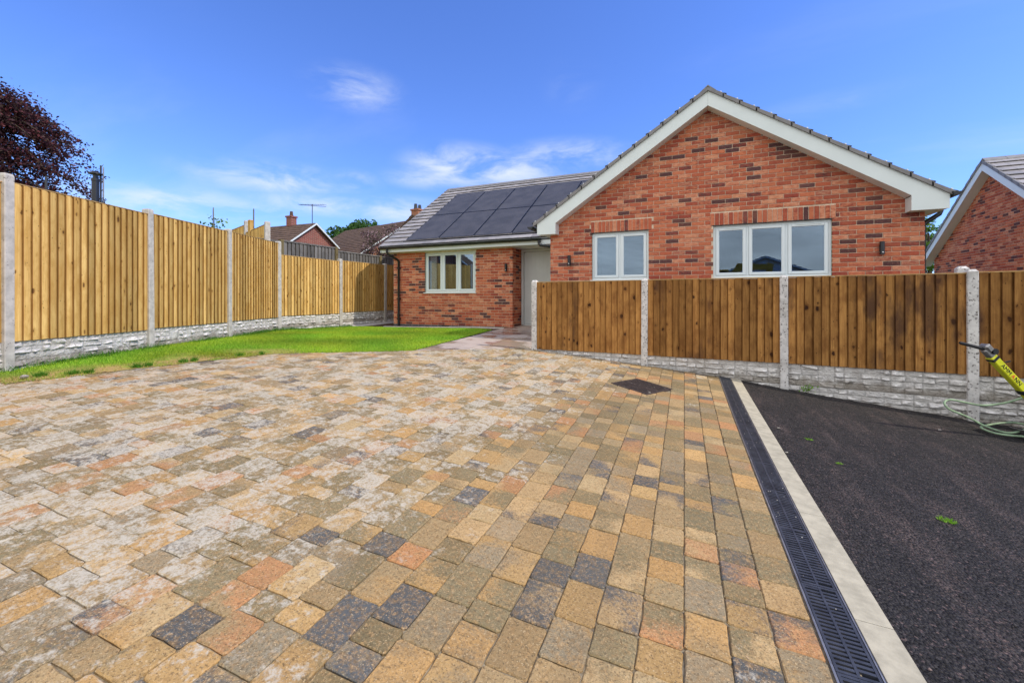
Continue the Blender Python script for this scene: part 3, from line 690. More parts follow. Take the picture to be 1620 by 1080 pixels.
for r0, r1 in zip(rows[:-1], rows[1:]):
    x = -4.58-.045*(r0-6.1)
    while x < 3.0:
        w = RS.choice([.29,.45,.60,.90]); g = .007
        q = [(x+g,r0+g),(x+w-g,r0+g),(x+w-g,r1-g),(x+g,min(r1,11.0)-g)]
        e = Vector((1.69, 1.39)).normalized(); nn = (e.y, -e.x)
        if x+w/2 < -2.87: q = clip(q, (-4.56,6.15), nn)
        else: q = clip(q, (FA[0]+fn.x*.06, FA[1]+fn.y*.06), (-fn.x, -fn.y))
        if x+w/2 > -2.98: q = clip(q, (0,8.69), (0,1))
        else: q = clip(q, (-2.99,0), (1,0))
        if len(q) >= 3 and parea(q) > .01:
            mb = MB(); mb.ct = jit(SP[RS.randint(len(SP))]); m = len(q)
            Vv = [(p[0],p[1],G_fast(*p)-.03) for p in q]+[(p[0],p[1],G_fast(*p)) for p in q]
            mb.add(Vv, [tuple(range(m,2*m))]+[(i,(i+1)%m,m+(i+1)%m,m+i) for i in range(m)]); mb.build('paving_slab', M['slab'], path)
        x += w
# ------------------------------------------------------------------ fences
def rock_board(w, h, seed, nz=60):
    rs = np.random.RandomState(seed); rows = 4; rh = h/rows
    stones = []; x = 0
    while x < w-.01:
        bw = min(rs.uniform(.28,.48), w-x)
        if w-(x+bw) < .15: bw = w-x
        kind = rs.choice([0,1,2,2,2])
        def fill(r0, r1, xa, xb):
            q = xa
            while q < xb-.005:
                l = min(rs.uniform(.11,.26), xb-q)
                if xb-(q+l) < .06: l = xb-q
                stones.append((q, q+l, r0*rh, r1*rh)); q += l
        if kind == 0:
            tw = rs.uniform(.14,.19); r0 = rs.randint(0,2)
            stones.append((x, x+tw, r0*rh, (r0+3)*rh)); [fill(r, r+1, x, x+tw) for r in range(rows) if not r0 <= r < r0+3]; [fill(r, r+1, x+tw, x+bw) for r in range(rows)]
        elif kind == 1:
            tw = rs.uniform(.10,.16); r0 = rs.randint(0,3)
            for r in range(rows):
                if r0 <= r < r0+2: fill(r, r+1, x+tw, x+bw)
                else: fill(r, r+1, x, x+bw)
            stones.append((x, x+tw, r0*rh, (r0+2)*rh))
        else: [fill(r, r+1, x, x+bw) for r in range(rows)]
        x += bw
    nx = int(w/h*nz); xs = np.linspace(0, w, nx); zs = np.linspace(0, h, nz); X, Z = np.meshgrid(xs, zs, indexing='ij'); H = np.zeros_like(X); T = np.full(X.shape, .62)
    fine = rs.normal(0, 1, (nx//3+2, nz//3+2)); 
    xi = np.linspace(0, fine.shape[0]-1.001, nx); zi = np.linspace(0, fine.shape[1]-1.001, nz); i0 = xi.astype(int); j0 = zi.astype(int); fa = (xi-i0)[:,None]; fb = (zi-j0)[None]
    Fn = (1-fa)*(1-fb)*fine[i0][:,j0]+fa*(1-fb)*fine[i0+1][:,j0]+(1-fa)*fb*fine[i0][:,j0+1]+fa*fb*fine[i0+1][:,j0+1]
    for (x0,x1,z0,z1) in stones:
        mk = (X>=x0)&(X<=x1)&(Z>=z0)&(Z<=z1); u = X-x0; v = Z-z0; W = x1-x0; Hh = z1-z0
        e = np.minimum(np.minimum(u, W-u), np.minimum(v, Hh-v)); f = np.full(X.shape, .050)
        for _ in range(6):
            px, pz = rs.uniform(0,W), rs.uniform(.1*Hh,.9*Hh); a, b = rs.normal(0,.35), rs.normal(-.45,.8); c = rs.uniform(.022,.046)
            f = np.minimum(f, c + a*(u-px) + b*(v-pz))
        f = np.clip(f, .004, .046)
        sm = np.clip((e-.0025)/.010, 0, 1); H[mk] = (sm*(f+Fn*.0022))[mk]; T[mk] = (.62+(rs.uniform(.88,1.05)-.62)*np.clip(sm*(.45+f/.016*.55),0,1))[mk]
    H[:, -1] = 0; H[:, 0] = 0
    Tf = (T[:-1,:-1]+T[1:,1:]+T[1:,:-1]+T[:-1,1:]).ravel()/4
    V = np.c_[X.ravel(), (-H).ravel(), Z.ravel()]; I = np.arange(nx*nz).reshape(nx, nz)
    F = np.c_[I[:-1,:-1].ravel(), I[1:,:-1].ravel(), I[1:,1:].ravel(), I[:-1,1:].ravel()]
    b = len(V); V = np.vstack([V, [(0,.03,0),(w,.03,0),(w,.03,h),(0,.03,h)]])
    F = np.vstack([F, [(b,b+3,b+2,b+1),(b+3,I[0,-1],I[-1,-1],b+2),(b,b+1,I[-1,0],I[0,0]),(b,I[0,0],I[0,-1],b+3),(b+1,b+2,I[-1,-1],I[-1,0])]])
    Tf = np.r_[Tf, np.full(5, .8)]
    return V, F, np.c_[Tf, Tf, Tf]
_rb = {}
def rock_mesh(w, mat, var):
    k = (round(w,2), mat, var)
    if k not in _rb: V, F, tt_ = rock_board(w, .297, 50+var); _rb[k] = fastmesh('gravel_board', V, F, M[mat], tt_)
    return _rb[k]
_bd = {}
def board_mesh(h, w, mat, var=0, flip=False):
    k = (round(h,3), round(w,3), mat, var, flip)
    if k not in _bd:
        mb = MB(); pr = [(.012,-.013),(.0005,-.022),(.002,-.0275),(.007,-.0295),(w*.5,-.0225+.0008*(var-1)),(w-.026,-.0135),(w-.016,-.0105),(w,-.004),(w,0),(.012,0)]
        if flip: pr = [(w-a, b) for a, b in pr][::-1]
        mb.prism(pr, 'z', 0, h-.002*var); mb.t = [(.26,.20,.17) if q in (2,3,12) else ((.50,.42,.37) if q in (4,) else ((.66,.60,.56) if q == 7 else (1,1,1))) for q in range(len(mb.f))]; _bd[k] = mb.mesh('board', M[mat])  # seam shade at the overlaps painted in as darker tint on edge faces
    return _bd[k]
def post_mesh(h, mat, s=.1, d=.115, cap=.028, flat=.55):
    k = ('post', round(h,2), mat, s)
    if k not in _bd:
        mb = MB(); a, b = s/2, d/2; c = .007
        ring = lambda a, b, z: [(-a+c,-b,z),(a-c,-b,z),(a,-b+c,z),(a,b-c,z),(a-c,b,z),(-a+c,b,z),(-a,b-c,z),(-a,-b+c,z)]
        V = ring(a,b,0)+ring(a,b,h-cap)+ring(a*flat+.004,b*flat+.004,h-.004)+ring(a*flat,b*flat,h); F = []
        for r in range(3): F += [(r*8+i, r*8+(i+1)%8, (r+1)*8+(i+1)%8, (r+1)*8+i) for i in range(8)]
        F.append(tuple(range(24,32))); mb.add(V, F); _bd[k] = mb.mesh('post', M[mat])
    return _bd[k]
def fence(name, label, posts, panels, wmat, pmat, rmat, zbase, group=None, capw=.03, pitch=.097, flat=.55, dpost=.115):
    """posts: (u, v, z_top); panels[i]: (z_top, z_bottom) or None between posts i and i+1"""
    t = thing(name, label, 'fence', (posts[0][0], posts[0][1], zbase), group)
    for i, (u, v, zt) in enumerate(posts):
        a = posts[min(i, len(posts)-2)]; b = posts[min(i, len(posts)-2)+1]; th = math.atan2(b[1]-a[1], b[0]-a[0])
        zb = G(u, v)-.3; place('post', post_mesh(zt-zb, pmat, d=dpost, flat=flat), t, (u, v, zb), (RS.normal(0,.004), RS.normal(0,.004), th))
    for i, pn in enumerate(panels):
        if pn is None: continue
        (u0,v0,_), (u1,v1,_) = posts[i], posts[i+1]; th = math.atan2(v1-v0, u1-u0); Lp = math.hypot(u1-u0, v1-v0)
        e = Vector((math.cos(th), math.sin(th), 0)); nrm = Vector((-math.sin(th), math.cos(th), 0)); zt, zb = pn
        st = .045; w = Lp-2*st; n = int(round(w/pitch)); pt = w/n; ht = zt-zb-.014
        for k in range(n):
            bw = pt+.016 if k < n-1 else pt
            jx = RS.normal(0,.0025) if 0 < k < n-1 else 0
            p = Vector((u0,v0,0))+e*(st+k*pt+jx)-nrm*(.012+RS.uniform(0,.0015)); q = RS.randint(3)
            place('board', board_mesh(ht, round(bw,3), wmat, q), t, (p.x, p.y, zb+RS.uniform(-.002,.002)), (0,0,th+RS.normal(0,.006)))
        p = Vector((u0,v0,0))+e*st
        mb = MB(); mb.box((0,-.036,zt-.014),(w,capw-.012,zt),.002); place('capping', mb.mesh('capping', M['wood_cap' if wmat != 'wood_grey' else 'wood_grey']), t, (p.x,p.y,0), (0,0,th))
        for zr in (zb+.12, (zt+zb)/2, zt-.14):
            mb = MB(); mb.prism([(-.011,-.032+.0),(.034,0),(-.011,.032)], 'x', 0, w); place('rail', mb.mesh('rail', M[wmat]), t, (p.x,p.y,zr), (0,0,th))
        if rmat:
            z = zb-.299; g = min(G(u0,v0), G(u1,v1)); j = 0
            while z+.297 > g+.01 and j < 3:
                p2 = Vector((u0,v0,0))+e*.03-nrm*.004
                place('gravel_board', rock_mesh(Lp-.06, rmat, (i*2+j) % 5), t, (p2.x,p2.y,z), (0,0,th)); z -= .299; j += 1
    return t
def XZ(X, Z): return (C24*X-S24*Z, S24*X+C24*Z)
lp = [XZ(-5.7,2.94), XZ(-5.7,4.87), XZ(-5.7,6.80), XZ(-5.68,8.66), XZ(-5.7,10.57), (-9.62,9.40), (-9.60,11.28), (-9.60,13.2)]
lt = [2.67,2.70,2.70,2.68,2.69,2.44,2.44,2.46]
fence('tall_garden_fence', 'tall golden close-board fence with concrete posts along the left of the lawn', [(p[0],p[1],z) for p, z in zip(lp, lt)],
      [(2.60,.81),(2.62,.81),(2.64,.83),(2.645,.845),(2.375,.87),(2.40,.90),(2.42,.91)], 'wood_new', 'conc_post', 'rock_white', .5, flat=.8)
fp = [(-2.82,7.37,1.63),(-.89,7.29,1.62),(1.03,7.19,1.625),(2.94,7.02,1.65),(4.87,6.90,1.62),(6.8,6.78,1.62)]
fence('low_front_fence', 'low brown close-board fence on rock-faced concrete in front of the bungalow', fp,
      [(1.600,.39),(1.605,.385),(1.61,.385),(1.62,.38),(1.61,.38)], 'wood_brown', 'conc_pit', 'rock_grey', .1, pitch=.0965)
# return fence running back from behind the fourth post
fence('return_fence', 'fence running back towards the house behind the front fence, only its concrete post tops showing', [(2.93,7.22,1.70),(3.02,8.9,1.62)],
      [(1.58,.40)], 'wood_brown', 'conc_pit', 'rock_grey', .1)
# neighbours' fences beyond
bf = []
def rear_fence(name, label, posts, tops, bots, wm, pm, capd):
    t = thing(name, label, 'fence', (posts[0][0], posts[0][1], .5))
    for i, (u, v) in enumerate(posts):
        zt = max(tops[min(i, len(tops)-1)], tops[max(0,i-1)])+capd
        place('post', post_mesh(zt-.2, pm, s=.1, d=.1, flat=.85, cap=.02), t, (u,v,.2), (0,0,math.atan2(posts[1][1]-posts[0][1], posts[1][0]-posts[0][0])))
    for i in range(len(posts)-1):
        (u0,v0),(u1,v1) = posts[i], posts[i+1]; th = math.atan2(v1-v0, u1-u0); Lp = math.hypot(u1-u0,v1-v0); e = Vector((math.cos(th), math.sin(th),0)); w = Lp-.1; n = int(w/.125); pt = w/n
        for k in range(n):
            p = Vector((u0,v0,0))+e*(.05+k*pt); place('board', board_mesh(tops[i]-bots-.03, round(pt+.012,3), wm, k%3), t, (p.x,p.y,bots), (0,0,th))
        p = Vector((u0,v0,0))+e*.05; mb = MB(); mb.box((0,-.04,-.03),(w,.03,.01),.003); place('capping', mb.mesh('capping', M[wm]), t, (p.x,p.y,tops[i]), (0,0,th))
    return t
rear_fence('weathered_fence', 'old weathered grey fence with timber posts showing above the lower golden panels', [(-10.2,6.1),(-10.2,7.95),(-10.2,9.80),(-10.2,11.75),(-10.2,13.6)], [2.80,2.83,2.745,2.74], .5, 'wood_grey', 'wood_olive', .02)
p1, p2 = XZ(-6.16,10.9), XZ(-7.60,12.4); p3 = XZ(-9.0,13.75)
t = thing('stepped_rear_fence', 'stepped golden fence with two concrete posts rising behind the tall garden fence', 'fence', (p1[0],p1[1],.6))
def seg(pa, pb, zt, zb=.8):
    th = math.atan2(pb[1]-pa[1], pb[0]-pa[0])+math.pi; Lp = math.hypot(pb[0]-pa[0], pb[1]-pa[1]); e = Vector((math.cos(th), math.sin(th), 0)); w = Lp-.1; n = int(w/.1); pt = w/n
    for k in range(n):
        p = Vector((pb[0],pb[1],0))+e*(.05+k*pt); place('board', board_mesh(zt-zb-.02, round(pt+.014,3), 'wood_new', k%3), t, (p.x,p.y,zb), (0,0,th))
    p = Vector((pb[0],pb[1],0))+e*.05; mb = MB(); mb.box((0,-.03,-.02),(w,.03,0)); place('capping', mb.mesh('capping', M['wood_cap']), t, (p.x,p.y,zt), (0,0,th))
seg(p1, p2, 3.18); seg(p2, p3, 3.42)
for p, z in ((p1,3.23),(p2,3.52),(p3,3.5)): place('post', post_mesh(z-.5, 'conc_post', d=.12, flat=.85), t, (p[0],p[1],.5), (0,0,math.atan2(p2[1]-p1[1],p2[0]-p1[0])))

# ------------------------------------------------------------------ bricks
BP = [((.58,.205,.105),.26),((.48,.125,.065),.26),((.33,.068,.045),.25),((.095,.048,.050),.15),((.66,.33,.20),.11)]
bw_ = np.array([w for _, w in BP]); bw_ /= bw_.sum(); BT = []
for k in range(28):
    i = RS.choice(5, p=bw_) if k > 4 else k; j = RS.choice([0,1,1,2,4]) if i != 3 else RS.choice([3,3,2]); BT.append((jit(BP[i][0],.15), jit(BP[j][0],.15), i))
def pick_tint():
    i = RS.choice(5, p=bw_); c = [k for k in range(28) if BT[k][2] == i]; return c[RS.randint(len(c))]
class Wall:
    """bricks laid on a wall: P0 is a point on the face at x=0,z=0; e along the wall, inw points into it"""
    def __init__(s, P0, e, inw):
        s.P0 = Vector(P0); s.e = Vector(e); s.i = Vector(inw); s.list = []
    def m4(s, x, z):
        p = s.P0+s.e*x+Vector((0,0,z)); e, i = s.e, s.i
        return Matrix(((e.x,i.x,0,p.x),(e.y,i.y,0,p.y),(0,0,1,p.z),(0,0,0,1)))
    def lay(s, z0, z1, lim, openings, c0=0):
        c = 0; z = z0
        while z+.065 <= z1+.03:
            xa, xb = lim(z+.03); 
            if xb-xa < .1: break
            segs = [(xa, xb)]
            for (a, b, oz0, oz1) in openings:
                if z+.04 > oz0 and z+.03 < oz1:
                    segs = [q for (p, r) in segs for q in (((p, min(a, r)),) if a > p else ())+(((max(b, p), r),) if b < r else ()) if q[1]-q[0] > .02]
            off = .1125*((c+c0) % 2)
            for (p, r) in segs:
                k = math.floor((p-off)/.225)
                while off+k*.225 < r:
                    x0 = max(p, off+k*.225+(.005 if off+k*.225 > p else 0)); x1 = min(r, off+(k+1)*.225-.005)
                    if x1-x0 > .025: s.list.append((x0, z+.005, x1-x0, .065))
                    k += 1
            z += .075; c += 1
    def soldier(s, x0, x1, z, h=.215):
        n = int(round((x1-x0)/.075)); pt = (x1-x0)/n
        for k in range(n): s.list.append((x0+k*pt+.005, z, pt-.010, h))
_bm = {}
def brick_mesh(L_, H_, t):
    k = (round(L_,3), round(H_,3), t)
    if k not in _bm:
        mb = MB(); mb.ct, mb.ct2 = BT[t][0], BT[t][1]; mb.box((0,-.0035,0),(L_,.045,H_),.0030); _bm[k] = mb.mesh('brick', M['brick'])
    return _bm[k]
def finish_bricks(walls, wall_part, most, visible):
    items = []
    for w in walls:
        for (x, z, l, h) in w.list:
            p = w.P0+w.e*(x+l/2)+Vector((0,0,z+h/2)); t = pick_tint()
            items.append(((pxsize(p, max(l,h)) if visible(p) else 0), w, x, z, l, h, t))
    items.sort(key=lambda q: -q[0]); mb = MB()
    for i, (sz, w, x, z, l, h, t) in enumerate(items):
        ins = RS.uniform(-.0018,.0018); m4 = w.m4(x, z); m4.translation = m4.translation + w.i*ins
        if i < most and sz > 0: place('brick', brick_mesh(l, h, t), wall_part, mat4=m4)
        else: mb.ct, mb.ct2 = BT[t][0], BT[t][1]; mb.obox(m4, (0,-.0035,0),(l,.045,h),.0030)
    if mb.v: mb.build('brickwork', M['brick'], wall_part)['kind'] = 'stuff'

# ------------------------------------------------------------------ roof tiles
_tm = {}
TT = [(.24,.23,.228),(.275,.26,.255),(.22,.212,.214)]
def tile_mesh(w, l, k, mat='tile'):
    key = (w, l, k, mat)
    if key not in _tm:
        mb = MB(); mb.ct = TT[k]; mb.ct2 = TT[k]; mb.box((.002,0,.006),(w-.002,l,.022),.003); _tm[key] = mb.mesh('roof_tile', M[mat])
    return _tm[key]
def tile_slope(parent, P0, e, up, ncol, nrow, gauge, w=.30, skip=None, most=999, mat='tile', stuff_name='roof_tiles'):
    """P0 eave corner; e along the eave, up = unit vector up the slope"""
    e = Vector(e); up = Vector(up); nz = e.cross(up).normalized()
    if nz.z < 0: nz = -nz; 
    ty = (up*(gauge+.05) - nz*.040).normalized(); n3 = e.cross(ty); 
    if n3.z < 0: n3 = -n3
    rest = MB(); cnt = 0; L_ = gauge+.05
    right = e.cross(ty).z > 0
    for r in range(nrow):
        for c in range(ncol):
            x = c*w; y = r*gauge
            if skip and skip(x+w/2, y+gauge/2): continue
            p = Vector(P0)+e*x+up*y+nz*.030
            ex = e if right else -e
            if not right: p = p + e*w
            m4 = Matrix(((ex.x,ty.x,n3.x,p.x),(ex.y,ty.y,n3.y,p.y),(ex.z,ty.z,n3.z,p.z),(0,0,0,1)))
            k = RS.randint(3)
            if cnt < most: place('roof_tile', tile_mesh(w, L_, k, mat), parent, mat4=m4); cnt += 1
            else: rest.ct = TT[k]; rest.obox(m4, (.002,0,.006),(w-.002,L_,.022),.003)
    if rest.v: rest.build(stuff_name, M[mat], parent)['kind'] = 'stuff'
def gutter(parent, a, b, r=.056, caps=True, brackets=8):
    mb = MB(); mb.tube([a, b], r, 10, arc=(math.pi, 2*math.pi)); mb.tube([a, b], r-.004, 10, arc=(math.pi, 2*math.pi))
    a, b = Vector(a), Vector(b); d = (b-a).normalized(); s_ = Vector((0,0,1)).cross(d)
    for p in (a, b):
        ring = [p+s_*r*math.cos(math.pi+math.pi*k/10)+Vector((0,0,1))*r*math.sin(math.pi+math.pi*k/10) for k in range(11)]
        mb.add(ring, [tuple(range(11))])
    for sgn in (-1,1):
        q = s_*r*sgn; mb.tube([a+q, b+q], .005, 5)
    for k in range(brackets):
        p = a+(b-a)*((k+.5)/brackets); mb.tube([p-d*.012, p+d*.012], r+.004, 10, arc=(math.pi, 2*math.pi))
    return mb.build('gutter', M['black'], parent)
def window(parent, W, x0, x1, z0, z1, lights, rec=.05, sill=True, inner=None, mat='frame', pane='glass'):
    """W: Wall frame; lights: list of widths (fractions)"""
    m = W.m4(0, 0); fr = .045
    f = MB()
    f.obox(m,(x0,rec,z0),(x0+fr,rec+.07,z1),.003); f.obox(m,(x1-fr,rec,z0),(x1,rec+.07,z1),.003)
    f.obox(m,(x0+fr,rec,z1-fr),(x1-fr,rec+.07,z1),.003); f.obox(m,(x0+fr,rec,z0),(x1-fr,rec+.07,z0+fr),.003)
    tot = x1-x0-2*fr; xs = [x0+fr]
    for q in lights: xs.append(xs[-1]+tot*q)
    for x in xs[1:-1]: f.obox(m,(x-.020,rec+.002,z0+fr),(x+.020,rec+.07,z1-fr),.003)
    c = W.P0+W.e*((x0+x1)/2)+Vector((0,0,z0)); w = f.build('window', M[mat], parent, c)
    for i in range(len(lights)):
        a = xs[i]+(.022 if i else .002); b = xs[i+1]-(.022 if i < len(lights)-1 else .002); s_ = .048
        sh = MB(); za, zb = z0+fr+.002, z1-fr-.002
        for q in (((a,rec-.014,za),(a+s_,rec+.05,zb)),((b-s_,rec-.014,za),(b,rec+.05,zb)),((a+s_,rec-.014,za),(b-s_,rec+.05,za+s_)),((a+s_,rec-.014,zb-s_),(b-s_,rec+.05,zb))): sh.obox(m, q[0], q[1], .005)
        for q in (((a+s_,rec-.004,za+s_),(a+s_+.006,rec+.02,zb-s_)),((b-s_-.006,rec-.004,za+s_),(b-s_,rec+.02,zb-s_))): sh.obox(m, q[0], q[1])
        sh.build('sash', M[mat], w)
        g = MB(); g.obox(m,(a+s_-.004,rec+.008,za+s_-.004),(b-s_+.004,rec+.012,zb-s_+.004)); g.build('pane', M[pane], w)
        if inner: inner(i, a, b, z0, z1, m, w, rec)
    if sill:
        q = MB(); q.obox(m,(x0-.03,-.03,z0-.028),(x1+.03,rec+.06,z0-.002),.004); q.build('sill', M[mat], w)
    return w
# ------------------------------------------------------------------ the bungalow
GV, GX0, GX1, WV, WX0, WX1, DV = 8.69, -2.98, 3.10, 10.46, -8.56, -4.64, 11.06
ZB = .54; ZS = 2.65; AX, AZ = .05, 4.76; SL = .665
bung = thing('bungalow', 'new red brick bungalow with white gable boards and solar panels on its side wing', 'bungalow', (0,GV,ZB-.2))
wc = MB(); zt = 1.67; zw = 2.62; zl = -.5
def rise(u): return AZ+.12-SL*abs(u-AX)
y0, y1 = GV+.006, GV+.11
SW = (-2.096,-.988,1.67,2.62); BW = (.139,1.925,1.67,2.62); WW = (-7.434,-5.755,1.47,2.62)
wc.box((GX0+.006,y0,zl),(GX1-.006,y1,SW[2]))
for a, b in ((GX0+.006,SW[0]),(SW[1],BW[0]),(BW[1],GX1-.006)): wc.box((a,y0,SW[2]),(b,y1,SW[3]))
wc.prism([(GX0+.006,SW[3]),(GX1-.006,SW[3]),(GX1-.006,rise(GX1)-.02),(AX,rise(AX)),(GX0+.006,rise(GX0)-.02)], 'y', y0, y1)
y0, y1 = WV+.006, WV+.11
wc.box((WX0+.006,y0,0),(WX1-.006,y1,WW[2]))
for a, b in ((WX0+.006,WW[0]),(WW[1],WX1-.006)): wc.box((a,y0,WW[2]),(b,y1,WW[3]))
wc.box((WX0+.006,y0,WW[3]),(WX1-.006,y1,2.72))
wc.box((WX1-.11,WV+.11,0),(WX1-.006,DV,2.72))
wc.box((GX0+.006,GV+.11,-.5),(GX0+.11,DV+.1,2.9)); wc.box((GX1-.11,GV+.11,-.6),(GX1-.006,17.3,2.9))
wc.prism([(WV,0),(17.3,0),(17.3,2.9),(13.88,5.25),(WV,2.95)], 'x', WX0+.006, WX0+.10)
wc.box((WX0,17.2,0),(GX1,17.3,2.9))
wall = wc.build('wall', M['mortar'], bung, (0,GV,0))
gw = Wall((0,GV,0),(1,0,0),(0,1,0)); base = ZB-.075*8
gl_ = lambda z: (GX0 if z < rise(GX0) else AX-(rise(AX)-z)/SL, GX1 if z < rise(GX1) else AX+(rise(AX)-z)/SL)
ops = [SW, BW, (SW[0]-.02,SW[1]+.06,SW[3],SW[3]+.225), (BW[0]-.05,BW[1]+.05,BW[3],BW[3]+.225)]
gw.lay(base, 4.84, gl_, ops); gw.soldier(SW[0]-.02, SW[1]+.06, SW[3]+.008); gw.soldier(BW[0]-.05, BW[1]+.05, BW[3]+.008)
ww_ = Wall((0,WV,0),(1,0,0),(0,1,0)); ww_.lay(ZB, 2.66, lambda z: (WX0, WX1), [WW])
rw = Wall((WX1,WV,0),(0,1,0),(-1,0,0)); rw.lay(ZB, 2.66, lambda z: (.052, DV-WV), [], 1)
lw_ = Wall((GX0,GV,0),(0,-1,0),(1,0,0)); lw_.lay(base, 2.8, lambda z: (-(DV-GV), -.05), [], 1)
rt = Wall((GX1,GV,0),(0,1,0),(-1,0,0)); rt.lay(base-.3, 2.8, lambda z: (.05, 5.0), [], 1)
el = Wall((WX0,WV,0),(0,-1,0),(1,0,0)); el.lay(ZB, 2.8, lambda z: (-3.0,-.05), [], 1)
finish_bricks([gw, ww_, rw, lw_, rt, el], wall, 300, lambda p: (p.y < GV+.02 and p.z > 1.58) or (abs(p.y-WV) < .02 and p.z > .5))
pl = MB(); pm4 = ww_.m4(0,0)
for c in range(3):
    x = WX0+(.11 if c%2 else 0)
    while x < WX1: pl.obox(pm4, (max(x,WX0)+.004,-.004,ZB-.075*(c+1)+.008),(min(x+.221,WX1)-.002,.05,ZB-.075*c-.003),.003); x += .225
pl.obox(pm4, (WX0,.008,ZB-.3),(WX1,.04,ZB-.002))
for c in range(3):
    pl.obox(rw.m4(0,0), (.052,-.004,ZB-.075*(c+1)+.008),(.28,.05,ZB-.075*c-.003),.003); pl.obox(rw.m4(0,0), (.284,-.004,ZB-.075*(c+1)+.008),(.6,.05,ZB-.075*c-.003),.003)
pl.build('brick_plinth', M['blue_brick'], bung)
av = MB(); 
for k in range(4): av.obox(pm4, (-6.83,-.012,ZB-.070+.017*k),(-6.60,.01,ZB-.062+.017*k))
av.obox(pm4,(-6.835,-.005,ZB-.072),(-6.595,0,ZB-.002)); av.build('air_brick', M['black'], bung)
for (a, b) in ((SW[0]-.02,SW[1]+.05),(BW[0]-.02,BW[1]+.03)):
    q = MB(); q.obox(gw.m4(0,0),(a,-.008,2.618),(b,.06,2.626)); q.build('lintel', M['dark_metal'], bung)
# windows
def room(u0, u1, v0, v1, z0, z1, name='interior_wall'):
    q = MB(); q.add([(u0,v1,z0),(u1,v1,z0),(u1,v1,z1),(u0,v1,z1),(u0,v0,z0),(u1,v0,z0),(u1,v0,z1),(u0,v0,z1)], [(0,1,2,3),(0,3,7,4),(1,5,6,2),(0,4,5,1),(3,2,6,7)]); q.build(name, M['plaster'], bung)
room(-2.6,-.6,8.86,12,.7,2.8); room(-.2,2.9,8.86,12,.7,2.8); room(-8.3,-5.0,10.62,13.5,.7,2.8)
def blinds(i, a, b, z0, z1, m, w, rec):
    q = MB(); z = z0+.09
    while z < z1-.09:
        q.obox(m @ Matrix.Translation((0,rec+.075,z)) @ Matrix.Rotation(R(32 if i == 0 else -25),4,'X'), (a+.04,-.012,-.0008),(b-.04,.012,.0008)); z += .024
    q.build('blind', M['blind'], w)
window(bung, gw, *SW, [.5,.5], inner=blinds)
window(bung, gw, *BW, [.30,.35,.35])
def curt(i, a, b, z0, z1, m, w, rec):
    if i != 0: return
    q = MB(); n = 14; xs = [a+.03+(.22)*k/n for k in range(n+1)]
    V = [(x, rec+.12+.018*math.sin(k*1.9), z0+.02) for k, x in enumerate(xs)]+[(x, rec+.12+.018*math.sin(k*1.9), z1-.02) for k, x in enumerate(xs)]
    q.add([tuple(m @ Vector(v)) for v in V], [(k,k+1,n+2+k,n+1+k) for k in range(n)]); q.build('curtain', M['curtain'], w)
window(bung, ww_, *WW, [.34,.33,.33], inner=curt)
# trickle vents
for (xa, xb) in ((.32,.60),(1.42,1.78)):
    q = MB(); q.obox(gw.m4(0,0),(xa,.028,2.548),(xb,.052,2.562),.003); q.build('trickle_vent', M['upvc'], bung)
# door
d = MB(); m = Wall((0,DV,0),(1,0,0),(0,1,0)).m4(0,0)
d.obox(m,(-4.63,-.03,.57),(-4.56,.06,2.645),.004); d.obox(m,(-3.40,-.03,.57),(-3.33,.06,2.645),.004); d.obox(m,(-4.56,-.03,2.58),(-3.40,.06,2.645),.004); d.obox(m,(-4.56,-.05,.56),(-3.40,.06,.60),.004)
dr = d.build('door', M['door'], bung)
q = MB(); q.obox(m,(-4.55,.0,.605),(-3.41,.045,2.575)); x = -4.55
while x < -3.45: q.obox(m,(x+.002,-.003,.61),(min(x+.110,-3.41),.0,2.57),.0015); x += .112
q.build('door_leaf', M['door'], dr)
q = MB(); q.tube([(-3.52,DV-.02,1.58),(-3.52,DV-.07,1.58),(-3.62,DV-.07,1.58)], .011, 8); q.build('handle', M['dark_metal'], dr)
q = MB(); q.obox(m,(-3.33,-.01,.57),(-2.985,.06,2.645)); q.build('side_panel', M['door'], bung)
# wall lights
def wall_light(W, x, z):
    q = MB(); mm = W.m4(x, z); q.obox(mm,(-.025,-.022,-.05),(.025,-.004,.05),.004); p = W.P0+W.e*x+Vector((0,0,z))
    b = q.build('wall_light', M['black'], bung, p)
    q = MB(); c = Vector((x,-.062,z)); q.tube([tuple(mm @ Vector((0,-.055,-.10))), tuple(mm @ Vector((0,-.055,.105)))], .033, 14); q.build('lamp_body', M['black'], b)
    q = MB(); q.tube([tuple(mm @ Vector((0,-.092,-.065))), tuple(mm @ Vector((0,-.0865,-.065)))], .009, 10); q.build('sensor', M['curtain'], b)
wall_light(gw, -2.556, 2.08); wall_light(gw, 2.562, 2.095); wall_light(ww_, -4.813, 2.115)
# roofs
RT = AZ+.26                       # underside line of the tiles at the gable ridge
VF = 8.45                         # face of the gable boards
SLT = .66
def top(u): return RT-SLT*abs(u-AX)
rf = MB()
for sg, ue in ((-1,-3.24),(1,3.33)):
    rf.prism([(AX,RT-.02),(ue,top(ue)-.02),(ue,top(ue)-.06),(AX,RT-.10)], 'y', VF+.03, 13.0)
SM = .678
def mtop(v): return 2.82+SM*(v-10.15)
rf.prism([(10.15,mtop(10.15)-.02),(13.88,mtop(13.88)-.02),(17.6,mtop(10.15)-.02),(17.6,mtop(10.15)-.06),(13.88,mtop(13.88)-.07),(10.15,mtop(10.15)-.06)], 'x', -8.74, 2.9)
roof = rf.build('roof', M['dark_metal'], bung, (0,10,2.8))
cs = 1/math.hypot(1, SLT); slen = (3.33-AX)/cs*1.0
nr = 13; ga = slen/nr
tile_slope(roof, (3.36,VF+.02,top(3.36)-.02), (0,1,0), (-cs,0,SLT*cs), 15, nr, ga, most=45)
